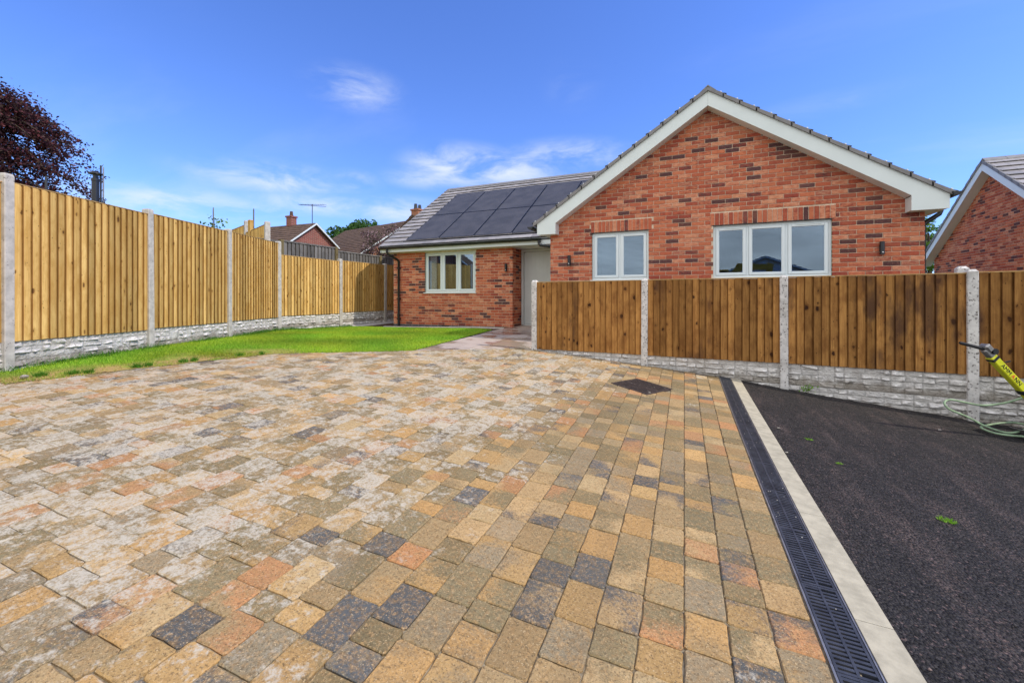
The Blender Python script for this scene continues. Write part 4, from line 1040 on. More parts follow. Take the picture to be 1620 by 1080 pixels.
nr = 13; ga = ((3.27+AX)/cs)/nr
tile_slope(roof, (-3.27,VF+.02,top(-3.27)-.02), (0,1,0), (cs,0,SLT*cs), 15, nr, ga, most=26, skip=lambda x, y: False if x < .62 or True and (VF+x) < 10.1+ y*cs*SLT/SM+.3 else True)
cm_ = 1/math.hypot(1, SM); ml = (13.88-10.13)/cm_; nr = 17; gm_ = ml/nr
PX0, PW, PV0, PL = -8.0, 1.13, (10.36-10.13)/cm_, 1.75
def under_panel(x, y):
    u = -8.80+x
    if u > -2.2 + 1.5: return True
    return PX0+.03 < u < PX0+5*PW-.15 and PV0+.15 < y < PV0+2*PL+.0
tile_slope(roof, (-8.80,10.13,mtop(10.13)-.005), (1,0,0), (0,cm_,SM*cm_), 32, nr, gm_, most=200, skip=under_panel)
rm_ = MB()
x = -8.80
while x < 2.9:
    q = MB(); q.prism([(13.88-.14,mtop(13.88)-.045),(13.88-.135,mtop(13.88)-.02),(13.88,mtop(13.88)+.065),(13.88+.135,mtop(13.88)-.02),(13.88+.14,mtop(13.88)-.045),(13.88,mtop(13.88)+.04)], 'x', x+.004, x+.446); q.build('ridge_tile', M['verge'], roof); x += .45
y = VF-.01
while y < 13.0:
    q = MB(); q.prism([(AX-.14,top(AX-.14)+.01),(AX-.13,top(AX-.13)+.05),(AX,RT+.075),(AX+.13,top(AX-.13)+.05),(AX+.14,top(AX-.14)+.01),(AX,RT+.05)], 'y', y+.004, y+.446); q.build('ridge_tile', M['verge'], roof); y += .45
# dry verge units and clips on the gable
for sg, ue in ((-1,-3.27),(1,3.36)):
    nr = 13; run = abs(ue-AX)/nr
    for k in range(nr):
        ua = ue-sg*run*k; ub = ue-sg*run*(k+1)-sg*.02; q = MB()
        za, zb = top(ua), top(ub)
        if k == nr-1: ub = AX; zb = RT
        q.prism([(ua,za-.035),(ub,zb-.035),(ub,zb+.022),(ua,za+.036)], 'y', VF-.035, VF+.025); q.build('verge_unit', M['verge'], roof)
        q = MB(); um = ua-sg*.035; q.prism([(um,top(um)+.03),(um-sg*.02,top(um-sg*.02)+.03),(um-sg*.02,top(um-sg*.02)+.052),(um,top(um)+.058)], 'y', VF-.022, VF-.006); q.build('verge_clip', M['clip'], roof)
        q = MB(); um = ua-sg*.005; q.prism([(um+sg*.05,top(um)+.03),(um-sg*.05,top(um)+.072),(um-sg*.05,top(um)+.082),(um+sg*.05,top(um)+.045)], 'y', VF+.02, VF+.31); q.build('tile_nose', M['dark_metal'], roof)
# main roof left verge
for k in range(17):
    va = 10.13+(13.88-10.13)*k/17; vb = va+(13.88-10.13)/17+.02; q = MB()
    q.prism([(va,mtop(va)-.05),(vb,mtop(vb)-.05),(vb,mtop(vb)+.030),(va,mtop(va)+.055)], 'x', -8.835, -8.79); q.build('verge_unit', M['verge'], roof)
# gable boards, soffits, fascias
def bb(pts, name='bargeboard'):
    q = MB(); q.prism(pts, 'y', VF, VF+.022); q.build(name, M['upvc'], bung)
bz = lambda u: AZ-.03-SL*abs(u-AX)
tz = lambda u: RT-.035-SLT*abs(u-AX)
bb([(AX,bz(AX)),(AX,tz(AX)),(3.30,tz(3.30)),(3.30,2.63),(2.86,2.63),(2.86,bz(2.86))])
bb([(AX-.002,bz(AX)),(-2.79,bz(-2.79)),(-2.79,2.62),(-3.19,2.62),(-3.19,tz(-3.19)),(AX-.002,tz(AX))])
q = MB()
for (ua, ub) in ((2.86,AX),(AX,-2.79)):
    s_ = bz
    q.add([(ua,VF+.02,bz(ua)+.002),(ub,VF+.02,bz(ub)+.002),(ub,GV+.02,bz(ub)+.002),(ua,GV+.02,bz(ua)+.002)], [(0,1,2,3)])
q.build('soffit', M['upvc'], bung)
q = MB(); q.box((2.862,VF+.024,2.635),(3.298,GV-.002,2.85)); q.build('box_end', M['upvc'], bung)
q = MB(); q.box((-3.188,VF+.024,2.625),(-2.792,GV-.002,2.85)); q.build('box_end', M['upvc'], bung)
q = MB(); q.box((3.11,GV,2.635),(3.298,14,2.655)); q.box((3.28,GV,2.655),(3.298,14,2.80)); q.build('fascia', M['upvc'], bung)
q = MB(); q.box((-3.188,GV,2.66),(-2.99,10.1,2.68)); q.box((-3.188,GV,2.68),(-3.170,10.1,2.80)); q.build('fascia', M['upvc'], bung)
q = MB(); q.box((-8.76,10.16,ZS),(GX0+.0,10.18,2.82)); q.build('fascia', M['upvc'], bung)
q = MB(); q.box((-8.76,10.18,ZS),(-3.0,11.08,ZS+.018)); q.build('soffit', M['upvc'], bung)
q = MB(); q.prism([(10.14,ZS),(10.50,ZS),(13.88,mtop(13.88)-.22),(17.3,ZS),(17.6,ZS),(17.6,mtop(10.14)-.06),(13.88,mtop(13.88)-.08),(10.14,mtop(10.14)-.06)], 'x', -8.785, -8.762); q.build('bargeboard', M['upvc'], bung)
gutter(bung, (-8.80,10.095,2.79), (-3.72,10.095,2.79), brackets=9)
gutter(bung, (-3.335,8.40,2.79), (-3.335,10.0,2.79), brackets=2)
gutter(bung, (3.365,8.38,2.86), (3.365,14,2.86), brackets=7)
def pipe(pts, r=.034, name='downpipe', br=()):
    q = MB(); q.tube(pts, r, 10); o = q.build(name, M['black'], bung)
    for z in br:
        p = Vector(pts[-1]); k = MB(); k.box((p.x-.05,p.y-.04,z-.02),(p.x+.05,p.y+.06,z+.02),.004); k.build('pipe_bracket', M['black'], o)
pipe([(-8.50,10.09,2.74),(-8.50,10.09,2.66),(-8.495,10.11,2.60),(-8.34,10.36,2.45),(-8.33,10.41,2.40),(-8.33,10.41,.44)], br=(2.2,1.3,.7))
pipe([(-3.76,10.09,2.74),(-3.76,10.09,2.66),(-3.73,10.09,2.62),(-3.12,10.12,2.52),(-3.04,10.13,2.47),(-3.03,10.13,.5)], br=(1.5,))
pipe([(3.365,8.9,2.82),(3.365,8.9,2.66),(3.35,8.9,2.62),(3.19,8.9,2.50),(3.155,8.9,2.45),(3.15,8.9,-.1)], br=(1.5,))
# solar panels
up = Vector((0,cm_,SM*cm_)); nz_ = Vector((0,-SM*cm_,cm_))
for c in range(5):
    for r in range(2):
        p = Vector((PX0+c*PW, 10.36, mtop(10.36)+.0))+up*(r*PL)+nz_*.045
        m4 = Matrix(((1,0,0,p.x),(0,up.y,nz_.y,p.y),(0,up.z,nz_.z,p.z),(0,0,0,1)))
        if ('sp' not in _tm):
            q = MB(); w, l = PW-.022, PL-.02
            q.box((0,0,-.02),(w,.012,.012)); q.box((0,l-.012,-.02),(w,l,.012)); q.box((0,.012,-.02),(.012,l-.012,.012)); q.box((w-.012,.012,-.02),(w,l-.012,.012)); _tm['sp'] = q.mesh('solar_panel', M['black'])
            q = MB(); q.box((.012,.012,-.015),(w-.012,l-.012,.009)); _tm['spg'] = q.mesh('cell_sheet', M['solar'])
        f = place('solar_panel', _tm['sp'], bung, mat4=m4); m5 = m4.copy()
        g = place('cell_sheet', _tm['spg'], bung, mat4=m4); g.parent = f; g.matrix_basis = Matrix.Identity(4)
    for r in range(4):
        if c == 0: continue
        p = Vector((PX0+c*PW-.011, 10.36, mtop(10.36)))+up*(.3+r*.95)+nz_*.045
        q = MB(); m4 = Matrix(((1,0,0,p.x),(0,up.y,nz_.y,p.y),(0,up.z,nz_.z,p.z),(0,0,0,1))); q.obox(m4,(-.022,-.03,0),(.022,.03,.018),.003); q.build('panel_clamp', M['black'], bung)
q = MB(); m4 = Matrix(((1,0,0,PX0),(0,up.y,nz_.y,10.36),(0,up.z,nz_.z,mtop(10.36)),(0,0,0,1)))
q.obox(m4,(-.08,-.06,.0),(5*PW+.05,-.002,.03)); q.obox(m4,(-.06,0,.0),(-.006,2*PL,.032)); q.obox(m4,(-.06,2*PL-.015,0),(5*PW+.05,2*PL+.05,.045)); q.obox(m4,(-.005,-.001,-.02),(5*PW,2*PL-.02,.0)); q.build('panel_flashing', M['black'], bung)

# ------------------------------------------------------------------ neighbouring bungalow on the right
nb_ = thing('neighbouring_bungalow', 'red brick bungalow at the right edge with white gable boards and dark tiled roof', 'bungalow', (7.1,15.94,0))
NU, NV, NH = 7.12, 15.94, 3.42; NZ = 4.82
nrise = lambda v: NZ+.10-.66*abs(v-NV)
wc = MB(); wc.prism([(12.6,-.6),(19.28,-.6),(19.28,nrise(19.28)),(NV,nrise(NV)),(12.6,nrise(12.6))], 'x', NU+.006, NU+.1); wc.box((NU+.1,12.6,-.6),(15,12.7,2.7)); wc.box((NU+.1,19.18,-.6),(15,19.28,2.7)); wc.box((14.9,12.7,-.6),(15,19.18,2.7))
nwall = wc.build('wall', M['mortar'], nb_)
nw = Wall((NU,19.28,0),(0,-1,0),(1,0,0))
nw.lay(-.4, 4.86, lambda z: (0 if z < nrise(19.28) else (19.28-NV)-(nrise(NV)-z)/.66, 6.68 if z < nrise(12.6) else (19.28-NV)+(nrise(NV)-z)/.66), [])
n2 = Wall((NU,12.6,0),(1,0,0),(0,1,0)); n2.lay(-.4, 2.7, lambda z: (.05,7.8), [])
finish_bricks([nw, n2], nwall, 300, lambda p: p.x < NU+.02 and p.z > 1.7 and p.y > 13.4)
rf = MB(); NT = NZ+.22; ntop = lambda v: NT-.66*abs(v-NV)
rf.prism([(NV-3.62,ntop(NV-3.62)-.02),(NV,NT-.02),(NV+3.62,ntop(NV+3.62)-.02),(NV+3.62,ntop(NV+3.62)-.06),(NV,NT-.10),(NV-3.62,ntop(NV-3.62)-.06)], 'x', 6.92, 15.2)
nroof = rf.build('roof', M['dark_metal'], nb_)
tile_slope(nroof, (6.90,NV-3.65,ntop(NV-3.65)-.005), (1,0,0), (0,cs,.66*cs), 27, 14, 3.65/cs/14, most=230, skip=lambda x, y: y < .9)
tile_slope(nroof, (6.90,NV+3.65,ntop(NV+3.65)-.005), (1,0,0), (0,-cs,.66*cs), 3, 14, 3.65/cs/14, most=20)
x = 6.88
while x < 15: q = MB(); q.prism([(NV-.14,NT-.06),(NV-.13,NT-.03),(NV,NT+.07),(NV+.13,NT-.03),(NV+.14,NT-.06),(NV,NT+.04)], 'x', x+.004, x+.446); q.build('ridge_tile', M['verge'], nroof); x += .45
for sg in (-1,1):
    for k in range(14):
        va = NV+sg*3.65*(1-k/14); vb = NV+sg*3.65*(1-(k+1)/14)-sg*.02; q = MB()
        q.prism([(va,ntop(va)-.05),(vb,ntop(vb)-.05),(vb,ntop(vb)+.03),(va,ntop(va)+.055)], 'x', 6.86, 6.91); q.build('verge_unit', M['verge'], nroof)
nbz = lambda v: NT-.27-.66*abs(v-NV)
for sg in (-1,1):
    q = MB(); q.prism([(NV+.001*sg,nbz(NV)),(NV+3.62*sg,nbz(NV+3.62)),(NV+3.62*sg,ntop(NV+3.62)-.04),(NV+.001*sg,NT-.04)], 'x', 6.88, 6.905); q.build('bargeboard', M['upvc'], nb_)
    q = MB(); q.add([(6.90,NV,nbz(NV)+.01),(6.90,NV+3.6*sg,nbz(NV+3.6)+.01),(7.13,NV+3.6*sg,nbz(NV+3.6)+.01),(7.13,NV,nbz(NV)+.01)],[(0,1,2,3)]); q.build('soffit', M['upvc'], nb_)

# ------------------------------------------------------------------ houses farther off
def far_house(name, label, c, yaw, w, l, ze, zr, wallm, roofm, gable_l=True, chim=None, zb=-.5, windows=(), rows=16, barge='upvc', cat='house'):
    """ridge along local x (length l); gable ends at x=+-l/2; w across"""
    t = thing(name, label, cat, (c[0],c[1],zb)); T = Matrix.Translation((c[0],c[1],0)) @ Matrix.Rotation(R(yaw),4,'Z')
    def bm(fn, nm, mt, par=None):
        q = MB(); fn(q); q.v = [tuple(T @ Vector(v)) for v in q.v]; return q.build(nm, mt, par or t)
    h = w/2; wl = bm(lambda q: (q.prism([(-h,zb),(h,zb),(h,ze),(0,zr-.12),(-h,ze)],'x',-l/2,l/2)), 'wall', wallm)
    sl = (zr-ze)/h; ov = .3
    rf_ = bm(lambda q: q.prism([(-h-ov,ze-sl*ov),(0,zr),(h+ov,ze-sl*ov),(h+ov,ze-sl*ov-.12),(0,zr-.14),(-h-ov,ze-sl*ov-.12)],'x',-l/2-.2,l/2+.2), 'roof', roofm)
    for sg in (-1,1):
        def rows_(q, sg=sg):
            for k in range(rows):
                f0, f1 = k/rows, (k+1)/rows; ya, yb = sg*(h+ov)*(1-f0), sg*(h+ov)*(1-f1); za = ze-sl*ov+(zr-ze+sl*ov)*f0; zb_ = ze-sl*ov+(zr-ze+sl*ov)*f1
                q.prism([(ya,za+.003),(yb,zb_+.003),(yb,zb_+.012),(ya,za+.055)],'x',-l/2-.22,l/2+.22)
        r_ = bm(rows_, 'tile_courses', roofm, rf_); r_['kind'] = 'stuff'
        if barge:
            for e_ in (-1,1):
                bm(lambda q: q.prism([(sg*(h+ov),ze-sl*ov-.07),(sg*.001,zr-.11),(sg*.001,zr+.01),(sg*(h+ov),ze-sl*ov+.02)],'x',e_*(l/2+.20),e_*(l/2+.235)), 'bargeboard', M[barge])
    if chim:
        cx_, cw_, ch_, pots = chim
        cmn = bm(lambda q: (q.box((cx_-cw_/2,-cw_/2,zr-.6),(cx_+cw_/2,cw_/2,zr+ch_)), q.box((cx_-cw_/2-.05,-cw_/2-.05,zr+ch_),(cx_+cw_/2+.05,cw_/2+.05,zr+ch_+.10))), 'chimney', wallm, rf_)
        for k in range(pots):
            px = cx_+(k-(pots-1)/2)*.36; bm(lambda q: q.tube([(px,0,zr+ch_+.1),(px,0,zr+ch_+.42)],[.12,.09],10), 'chimney_pot', M['tile_brown'] if pots < 2 else M['dark_metal'], rf_)
    for (side, x, z, ww, hh) in windows:
        f = bm(lambda q: q.box((x-ww/2,side*(h+.02)-.03,z),(x+ww/2,side*(h+.02)+.03,z+hh)), 'window', M['upvc'])
        bm(lambda q: (q.box((x-ww/2+.08,side*(h+.055)-.01,z+.08),(x-.04,side*(h+.055)+.01,z+hh-.08)), q.box((x+.04,side*(h+.055)-.01,z+.08),(x+ww/2-.08,side*(h+.055)+.01,z+hh-.08))), 'pane', M['solar'], f)
    return t, T
def brickfar(name, c1, c2):
    m = Mat(name, .9, .2); q = m.sep(); cmb = m.n('ShaderNodeCombineXYZ'); m.l(m.math('ADD', q[0], m.math('MULTIPLY', q[1], .8)), cmb.inputs[0]); m.l(q[2], cmb.inputs[1])
    b = m.n('ShaderNodeTexBrick'); b.inputs['Scale'].default_value = 1; b.inputs['Brick Width'].default_value = .25; b.inputs['Row Height'].default_value = .075; b.inputs['Mortar Size'].default_value = .008
    b.inputs['Color1'].default_value = (*c1,1); b.inputs['Color2'].default_value = (*c2,1); b.inputs['Mortar'].default_value = (.35,.27,.2,1); m.l(cmb.outputs[0], b.inputs['Vector']); m.setc(b.outputs['Color']); return m.m
M['bf1'] = brickfar('far_red_brick', (.28,.075,.06), (.20,.055,.045)); M['bf2'] = brickfar('far_orange_brick', (.42,.15,.07), (.30,.10,.05))
def at(px, py, Z): X = (px-810)/685*Z; return (C24*X-S24*Z, S24*X+C24*Z, (472-py)/685*Z+1.3)
tA, TA = far_house('brick_house', 'brick house with brown tiled roof, small ridge chimney and tall aerial on its gable', (-28.0,20.4), 2, 7.4, 9.4, 3.6, 6.2, M['bf1'], M['tile_brown'], chim=(2.7,.44,.5,1), barge='upvc')
q = MB(); p = TA @ Vector((4.55,0,0)); q.tube([(p.x,p.y,5.2),(p.x,p.y,7.46)], .025, 6); ae = q.build('aerial_pole', M['dark_metal'], tA)
q = MB(); d = Vector((C24,S24,0)).normalized(); c = Vector((p.x,p.y,7.42)); q.tube([c-d*.85,c+d*.9+Vector((0,0,-.12))], .016, 5)
for k in range(11):
    s_ = c+d*(-.8+.16*k); q.tube([s_+Vector((-d.y*.9+d.x*.3,d.x*.9+d.y*.3,0.05))*.20, s_-Vector((-d.y*.9+d.x*.3,d.x*.9+d.y*.3,0.05))*.20], .009, 4)
q.build('aerial_head', M['dark_metal'], ae)
far_house('brick_house', 'far house with long brown roof and white fascia seen past the pink-leaved shrub', (-22.6,25.6), -13, 7.4, 7.6, 4.3, 6.75, M['bf2'], M['tile_brown'], windows=((-1,-2.4,2.6,1.6,1.3),))
p = at(645,342,27)
far_house('gabled_brick_house', 'orange brick gable with twin-pot chimney rising just left of the solar panelled roof', (p[0]+.9,p[1]+3.1), 84, 7.4, 6.4, p[2]-2.8, p[2], M['bf2'], M['tile_brown'], chim=(-2.9,.55,.30,2), barge=None)
far_house('rendered_bungalow', 'white rendered bungalow with dark roof standing behind the camera, reflected in the wide window', (3.6,-19), 90, 8.4, 8, 2.3, 4.05, M['white'], M['tile_brown'], zb=-.5)
far_house('brick_house', 'brick house beyond the tall fence, reflected in the three-light window', (-19,-7), 70, 7.5, 9, 3.2, 6.2, M['bf2'], M['tile_brown'], zb=-.2)

# ------------------------------------------------------------------ trees
def leaves(P, nrm_bias, size, cols, var=.3, droop=0):
    k = len(P); n = RS.normal(0,1,(k,3)); n[:,2] += nrm_bias; n /= np.linalg.norm(n,axis=1)[:,None]
    a = np.cross(n, RS.normal(0,1,(k,3))); a /= np.linalg.norm(a,axis=1)[:,None]+1e-9; b = np.cross(n, a)
    s_ = size*RS.uniform(.6,1.35,(k,1)); V = np.stack([P-a*s_*.5, P+b*s_*.32, P+a*s_*.5, P-b*s_*.32],1).reshape(-1,3); F = np.arange(4*k).reshape(-1,4)
    c = np.array(cols)[RS.randint(len(cols), size=k)]*RS.uniform(1-var,1+var,(k,1)); return V, F, c
def tree(name, label, base, ztop, rx, rz, nbl, nleaf, size, cols, gap=.25, trunk_r=.15, seed=1, cat='tree', shape=None, zb=.3, bl=(.30,.5), squash=1):
    rs = np.random.RandomState(seed); t = thing(name, label, cat, (base[0],base[1],zb))
    cz = ztop-rz; q = MB(); q.tube([(base[0],base[1],zb),(base[0]+.05*rx,base[1],zb+(cz-zb)*.5),(base[0],base[1]+.04*rx,cz+rz*.4)], [trunk_r,trunk_r*.75,trunk_r*.3], 8)
    cen = []
    for i in range(nbl):
        d = rs.normal(0,1,3); d /= np.linalg.norm(d); d[2] = d[2]*.8+.12; r = rs.uniform(.45,1)**.6
        c = np.array([base[0]+d[0]*rx*r, base[1]+d[1]*rx*r, cz+d[2]*rz*r]); cen.append((c, rs.uniform(*bl)*rx))
        s0 = Vector((base[0],base[1],zb+(cz-zb)*rs.uniform(.5,1))); m_ = (s0+Vector(c))/2+Vector((0,0,.1*rx)); q.tube([s0,m_,Vector(c)], [trunk_r*.35,trunk_r*.2,trunk_r*.06], 5)
    q.build('trunk', M['bark'], t)
    P = []
    for c, r in cen:
        k = int(nleaf/nbl); d = rs.normal(0,1,(k,3)); d /= np.linalg.norm(d,axis=1)[:,None]; P.append(c+d*r*(rs.uniform(0,1,(k,1))**.45)*[1,1,.75*squash])
    P = np.vstack(P); f = np.sin(P[:,0]*5/rx+1)*np.sin(P[:,1]*5.5/rx)*np.sin(P[:,2]*6/rx+2); P = P[f > -1+gap*1.2]
    V, F, c = leaves(P, .6, size, cols); o = place('foliage', fastmesh('foliage', V-np.array([base[0],base[1],zb]), F, M['leaf'], c), t, (base[0],base[1],zb)); o['kind'] = 'stuff'
    return t
# copper beech: arching, drooping sprays
bx, by, _ = at(-28, 300, 14.2); t = thing('copper_beech', 'copper beech with drooping dark purple foliage behind the tall fence at left', 'tree', (bx,by,.4))
q = MB(); q.tube([(bx,by,.4),(bx+.1,by,3),(bx,by+.1,6.3),(bx,by,7.6)], [.28,.22,.12,.03], 10)
PP = []; rs = np.random.RandomState(5)
for i in range(215):
    z0 = rs.uniform(2.4,8.3); ang = rs.uniform(0,2*np.pi); hfac = (z0-2.4)/5.9
    Lr = (4.3-2.3*hfac)*rs.uniform(.7,1.12); rise_ = rs.uniform(.2,1.0)*(1.3-.6*hfac)*.6; dr_ = rs.uniform(.9,1.9)*(1-.3*hfac)
    pts = []
    for k in range(9):
        f = k/8; pts.append(Vector((bx+math.cos(ang+f*.25)*Lr*f, by+math.sin(ang+f*.25)*Lr*f, z0+rise_*math.sin(f*2.2)-dr_*f**2.2)))
    if i % 2 == 0: q.tube(pts, [.05-.045*k/8 for k in range(9)], 4, cap=False)
    for k in range(1,9):
        a, b = pts[k-1], pts[k]; nl = int(42*(b-a).length/.4)+8; u = rs.uniform(0,1,(nl,1)); base_ = np.array(a)+(np.array(b)-np.array(a))*u
        sp = .10+.16*math.sin(min(1, k/8*1.1)*math.pi); PP.append(base_+rs.normal(0,1,(nl,3))*[sp,sp,sp*.45]-np.array([0,0,1])*np.abs(rs.normal(0,.10,(nl,1)))*k/8)
q.build('trunk', M['bark'], t); PP = np.vstack(PP)
V, F, c = leaves(PP, .5, .092, [(.055,.020,.026),(.085,.026,.032),(.040,.018,.022),(.15,.040,.042),(.07,.042,.028)], .4)
o = place('foliage', fastmesh('foliage', V-np.array([bx,by,.4]), F, M['leaf'], c), t, (bx,by,.4)); o['kind'] = 'stuff'
x, y, z = at(574,347,48); tree('broadleaf_tree', 'dense green tree rising behind the far brown roof', (x,y), z, 3.1, 3.6, 44, 20000, .34, [(.05,.12,.025),(.07,.16,.03),(.035,.085,.02)], .3, .25, 3)
x, y, z = at(549,366,47); tree('broadleaf_tree', 'lower green tree to the left of the far brown roof', (x,y), z, 2.2, 2.9, 26, 10000, .32, [(.05,.12,.025),(.08,.17,.03),(.035,.085,.02)], .3, .18, 9)
x, y, z = at(524,388,60); tree('broadleaf_tree', 'small distant green tree beyond the brick gable', (x,y), z, 1.5, 2.2, 12, 2200, .28, [(.08,.17,.05),(.10,.2,.06)], .3, .15, 4)
x, y, z = at(1470,338,24); tree('broadleaf_tree', 'bright green tree glimpsed between the two bungalows', (x,y), z, 1.3, 1.8, 16, 5000, .13, [(.12,.24,.03),(.18,.30,.04),(.07,.16,.02)], .3, .12, 6)
x, y, z = at(604,357,19); tree('flowering_shrub', 'purple-brown shrub with pale pink blossom behind the weathered fence', (x,y), z, .95, 1.1, 26, 5200, .075, [(.10,.055,.055),(.16,.09,.085),(.07,.075,.035),(.40,.26,.27)], .35, .07, 8, 'shrub', bl=(.28,.45))
# sapling with its stake, second stake, timber post
x, y, z = at(337,327,10.6); sp = thing('sapling', 'young sapling with a few bright leaves above the tall fence', 'sapling', (x,y,.5))
q = MB(); q.tube([(x+.03,y,.5),(x+.06,y,2.4),(x+.03,y+.02,3.28)], [.018,.014,.005], 6); q.build('trunk', M['bark'], sp)
P = np.array([x+.06,y,3.10])+RS.normal(0,1,(75,3))*[.13,.13,.10]; V, F, c = leaves(P, .6, .085, [(.14,.26,.03),(.20,.34,.05),(.08,.17,.02)]); o = place('foliage', fastmesh('foliage', V-np.array([x,y,.5]), F, M['leaf'], c), sp, (x,y,.5))
def stake(label, px, py, Z, r, mat='wood_olive'):
    x, y, z = at(px, py, Z); q = MB(); q.tube([(x,y,.4),(x+.01,y,z-.05),(x+.012,y,z)], [r,r*.9,r*.5], 8); o = q.build('garden_stake', M[mat]); tag(o, label, 'stake')
stake('thin stake standing beside the leafy sapling', 337, 328, 10.55, .014); stake('thin stake standing alone behind the stepped rear fence', 401, 330, 12.6, .020, 'wood_grey'); 
x, y, z = at(396.5,348,12.0); q = MB(); q.box((x-.05,y-.05,.5),(x+.05,y+.05,z),.008); tag(q.build('timber_post', M['wood_new']), 'short orange timber post beside the concrete post of the stepped fence', 'post')
# flue with pole and guy wire
x, y, _ = at(151,300,8.5); fl = thing('flue_pipe', 'black stove flue with a conical rain cap above the tall fence', 'flue', (x,y,.5))
q = MB(); q.tube([(x,y,.5),(x,y,3.63)], .058, 16); q.tube([(x,y,3.60),(x,y,3.65)], .066, 16); q.tube([(x,y,3.65),(x,y,3.72)], .040, 12); q.build('pipe', M['black'], fl)
q = MB(); q.tube([(x,y,3.735),(x,y,3.75),(x,y,3.80)], [.115,.11,.01], 16); q.build('rain_cap', M['black'], fl)
x2, y2, z2 = at(159.5,262,8.6); po = thing('lattice_pole', 'slim twin-tube metal pole beside the black flue', 'pole', (x2,y2,.5))
q = MB(); q.tube([(x2,y2,.5),(x2,y2,z2)], .016, 6); q.build('tube', M['dark_metal'], po)
x3, y3, z3 = at(163.5,265,8.6); q = MB(); q.tube([(x3,y3,.5),(x3,y3,z3)], .012, 6); q.build('tube', M['steel'], po)
q = MB(); z = 1.0
while z < z3: q.tube([(x2,y2,z),(x3,y3,z+.08)], .006, 4); z += .16
q.build('rung', M['steel'], po)['kind'] = 'stuff'
q = MB(); 
for k in range(60): 
    z = RS.uniform(2.5,3.25); q.tube([(x3+RS.normal(0,.02),y3+RS.normal(0,.02),z),(x3+RS.uniform(-.05,.06),y3+RS.uniform(-.05,.05),z+RS.uniform(.03,.12))], .004, 4)
q.build('wire_ties', M['dark_metal'], po)['kind'] = 'stuff'
a = at(159,266,8.6); b = at(120,286,9.6); q = MB(); q.tube([a, b], .004, 4); q.build('guy_wire', M['dark_metal'], po)
x, y, z = at(73,279,9.3); q = MB(); q.tube([(x,y,.5),(x,y,z)], .022, 8); tag(q.build('metal_post', M['dark_metal']), 'thin grey metal post in front of the copper beech', 'post')

# ------------------------------------------------------------------ plate compactor at the right edge
cx0 = at(1571,556,4.45); cb = at(1655,656,4.45); gx_, gy_ = cb[0]+.27*C24, cb[1]+.27*S24; gzz = G(gx_, gy_)
pc = thing('plate_compactor', 'plate compactor with a yellow lettered steering arm and black handle by the right-hand fence post', 'compactor', (gx_,gy_,gzz))
hx = Vector((C24,S24,0)); hy = Vector((-S24,C24,0))
T = Matrix(((hx.x,hy.x,0,gx_),(hx.y,hy.y,0,gy_),(0,0,1,gzz),(0,0,0,1)))
def pcb(fn, nm, mt, par=None):
    q = MB(); fn(q); q.v = [tuple(T @ Vector(v)) for v in q.v]; return q.build(nm, mt, par or pc)
pcb(lambda q: (q.box((-.33,-.22,.0),(.33,.22,.04),.008), q.prism([(-.33,.03),(-.40,.12),(-.38,.12),(-.31,.05)],'y',-.22,.22), q.prism([(.33,.03),(.40,.12),(.38,.12),(.31,.05)],'y',-.22,.22)), 'base_plate', M['steel'])
pcb(lambda q: (q.box((-.24,-.17,.06),(.24,.17,.30),.02), q.box((-.20,-.15,.30),(.14,.15,.52),.03)), 'engine', M['dark_metal'])
pcb(lambda q: (q.box((-.22,-.19,.50),(.18,.19,.62),.03)), 'hood', M['yellow'])
pcb(lambda q: q.tube([(-.05,0,.62),(-.05,0,.68)], .05, 12), 'fuel_cap', M['black'])
a3 = Vector(at(1567,563,4.45)); b3 = Vector(cb)
ad = (b3-a3).normalized(); an = ad.cross(hy).normalized(); 
if an.z < 0: an = -an
ay = hy
AM = Matrix(((ad.x,an.x,ay.x,a3.x),(ad.y,an.y,ay.y,a3.y),(ad.z,an.z,ay.z,a3.z),(0,0,0,1)))
q = MB(); Larm = (b3-a3).length; q.obox(AM,(0,-.036,-.035),(Larm,.036,.035),.008); arm = q.build('steering_arm', M['yellow'], pc)
q = MB(); q.obox(AM,(.02,-.040,-.038),(.05,.040,.038),.004); q.build('arm_band', M['black'], arm); q = MB(); q.obox(AM,(.46,-.040,-.038),(.52,.040,.038),.004); q.build('arm_band', M['black'], arm)
q = MB(); q.obox(AM,(-.10,-.030,-.03),(.02,.040,.03),.012); q.obox(AM,(-.135,-.005,-.045),(-.05,.055,.045),.014); hub = q.build('handle_bracket', M['steel'], pc)
h0 = Vector(at(1518,542,4.50)); h1 = Vector(at(1571,555.5,4.43)); q = MB(); q.smooth = True; q.tube([h0, h0+(h1-h0)*.04, h0+(h1-h0)*.4, h1], [.012,.0165,.016,.020], 12); q.build('hand_grip', M['rubber'], pc)
q = MB(); q.tube([h1-hy*.03,h1+hy*.03], .030, 14); q.build('pivot_bolt', M['black'], hub)
l0 = Vector(at(1590,573,4.40)); l1 = Vector(at(1599,571,4.38)); q = MB(); q.tube([l0,l1], .007, 8); q.build('throttle_lever', M['black'], arm)
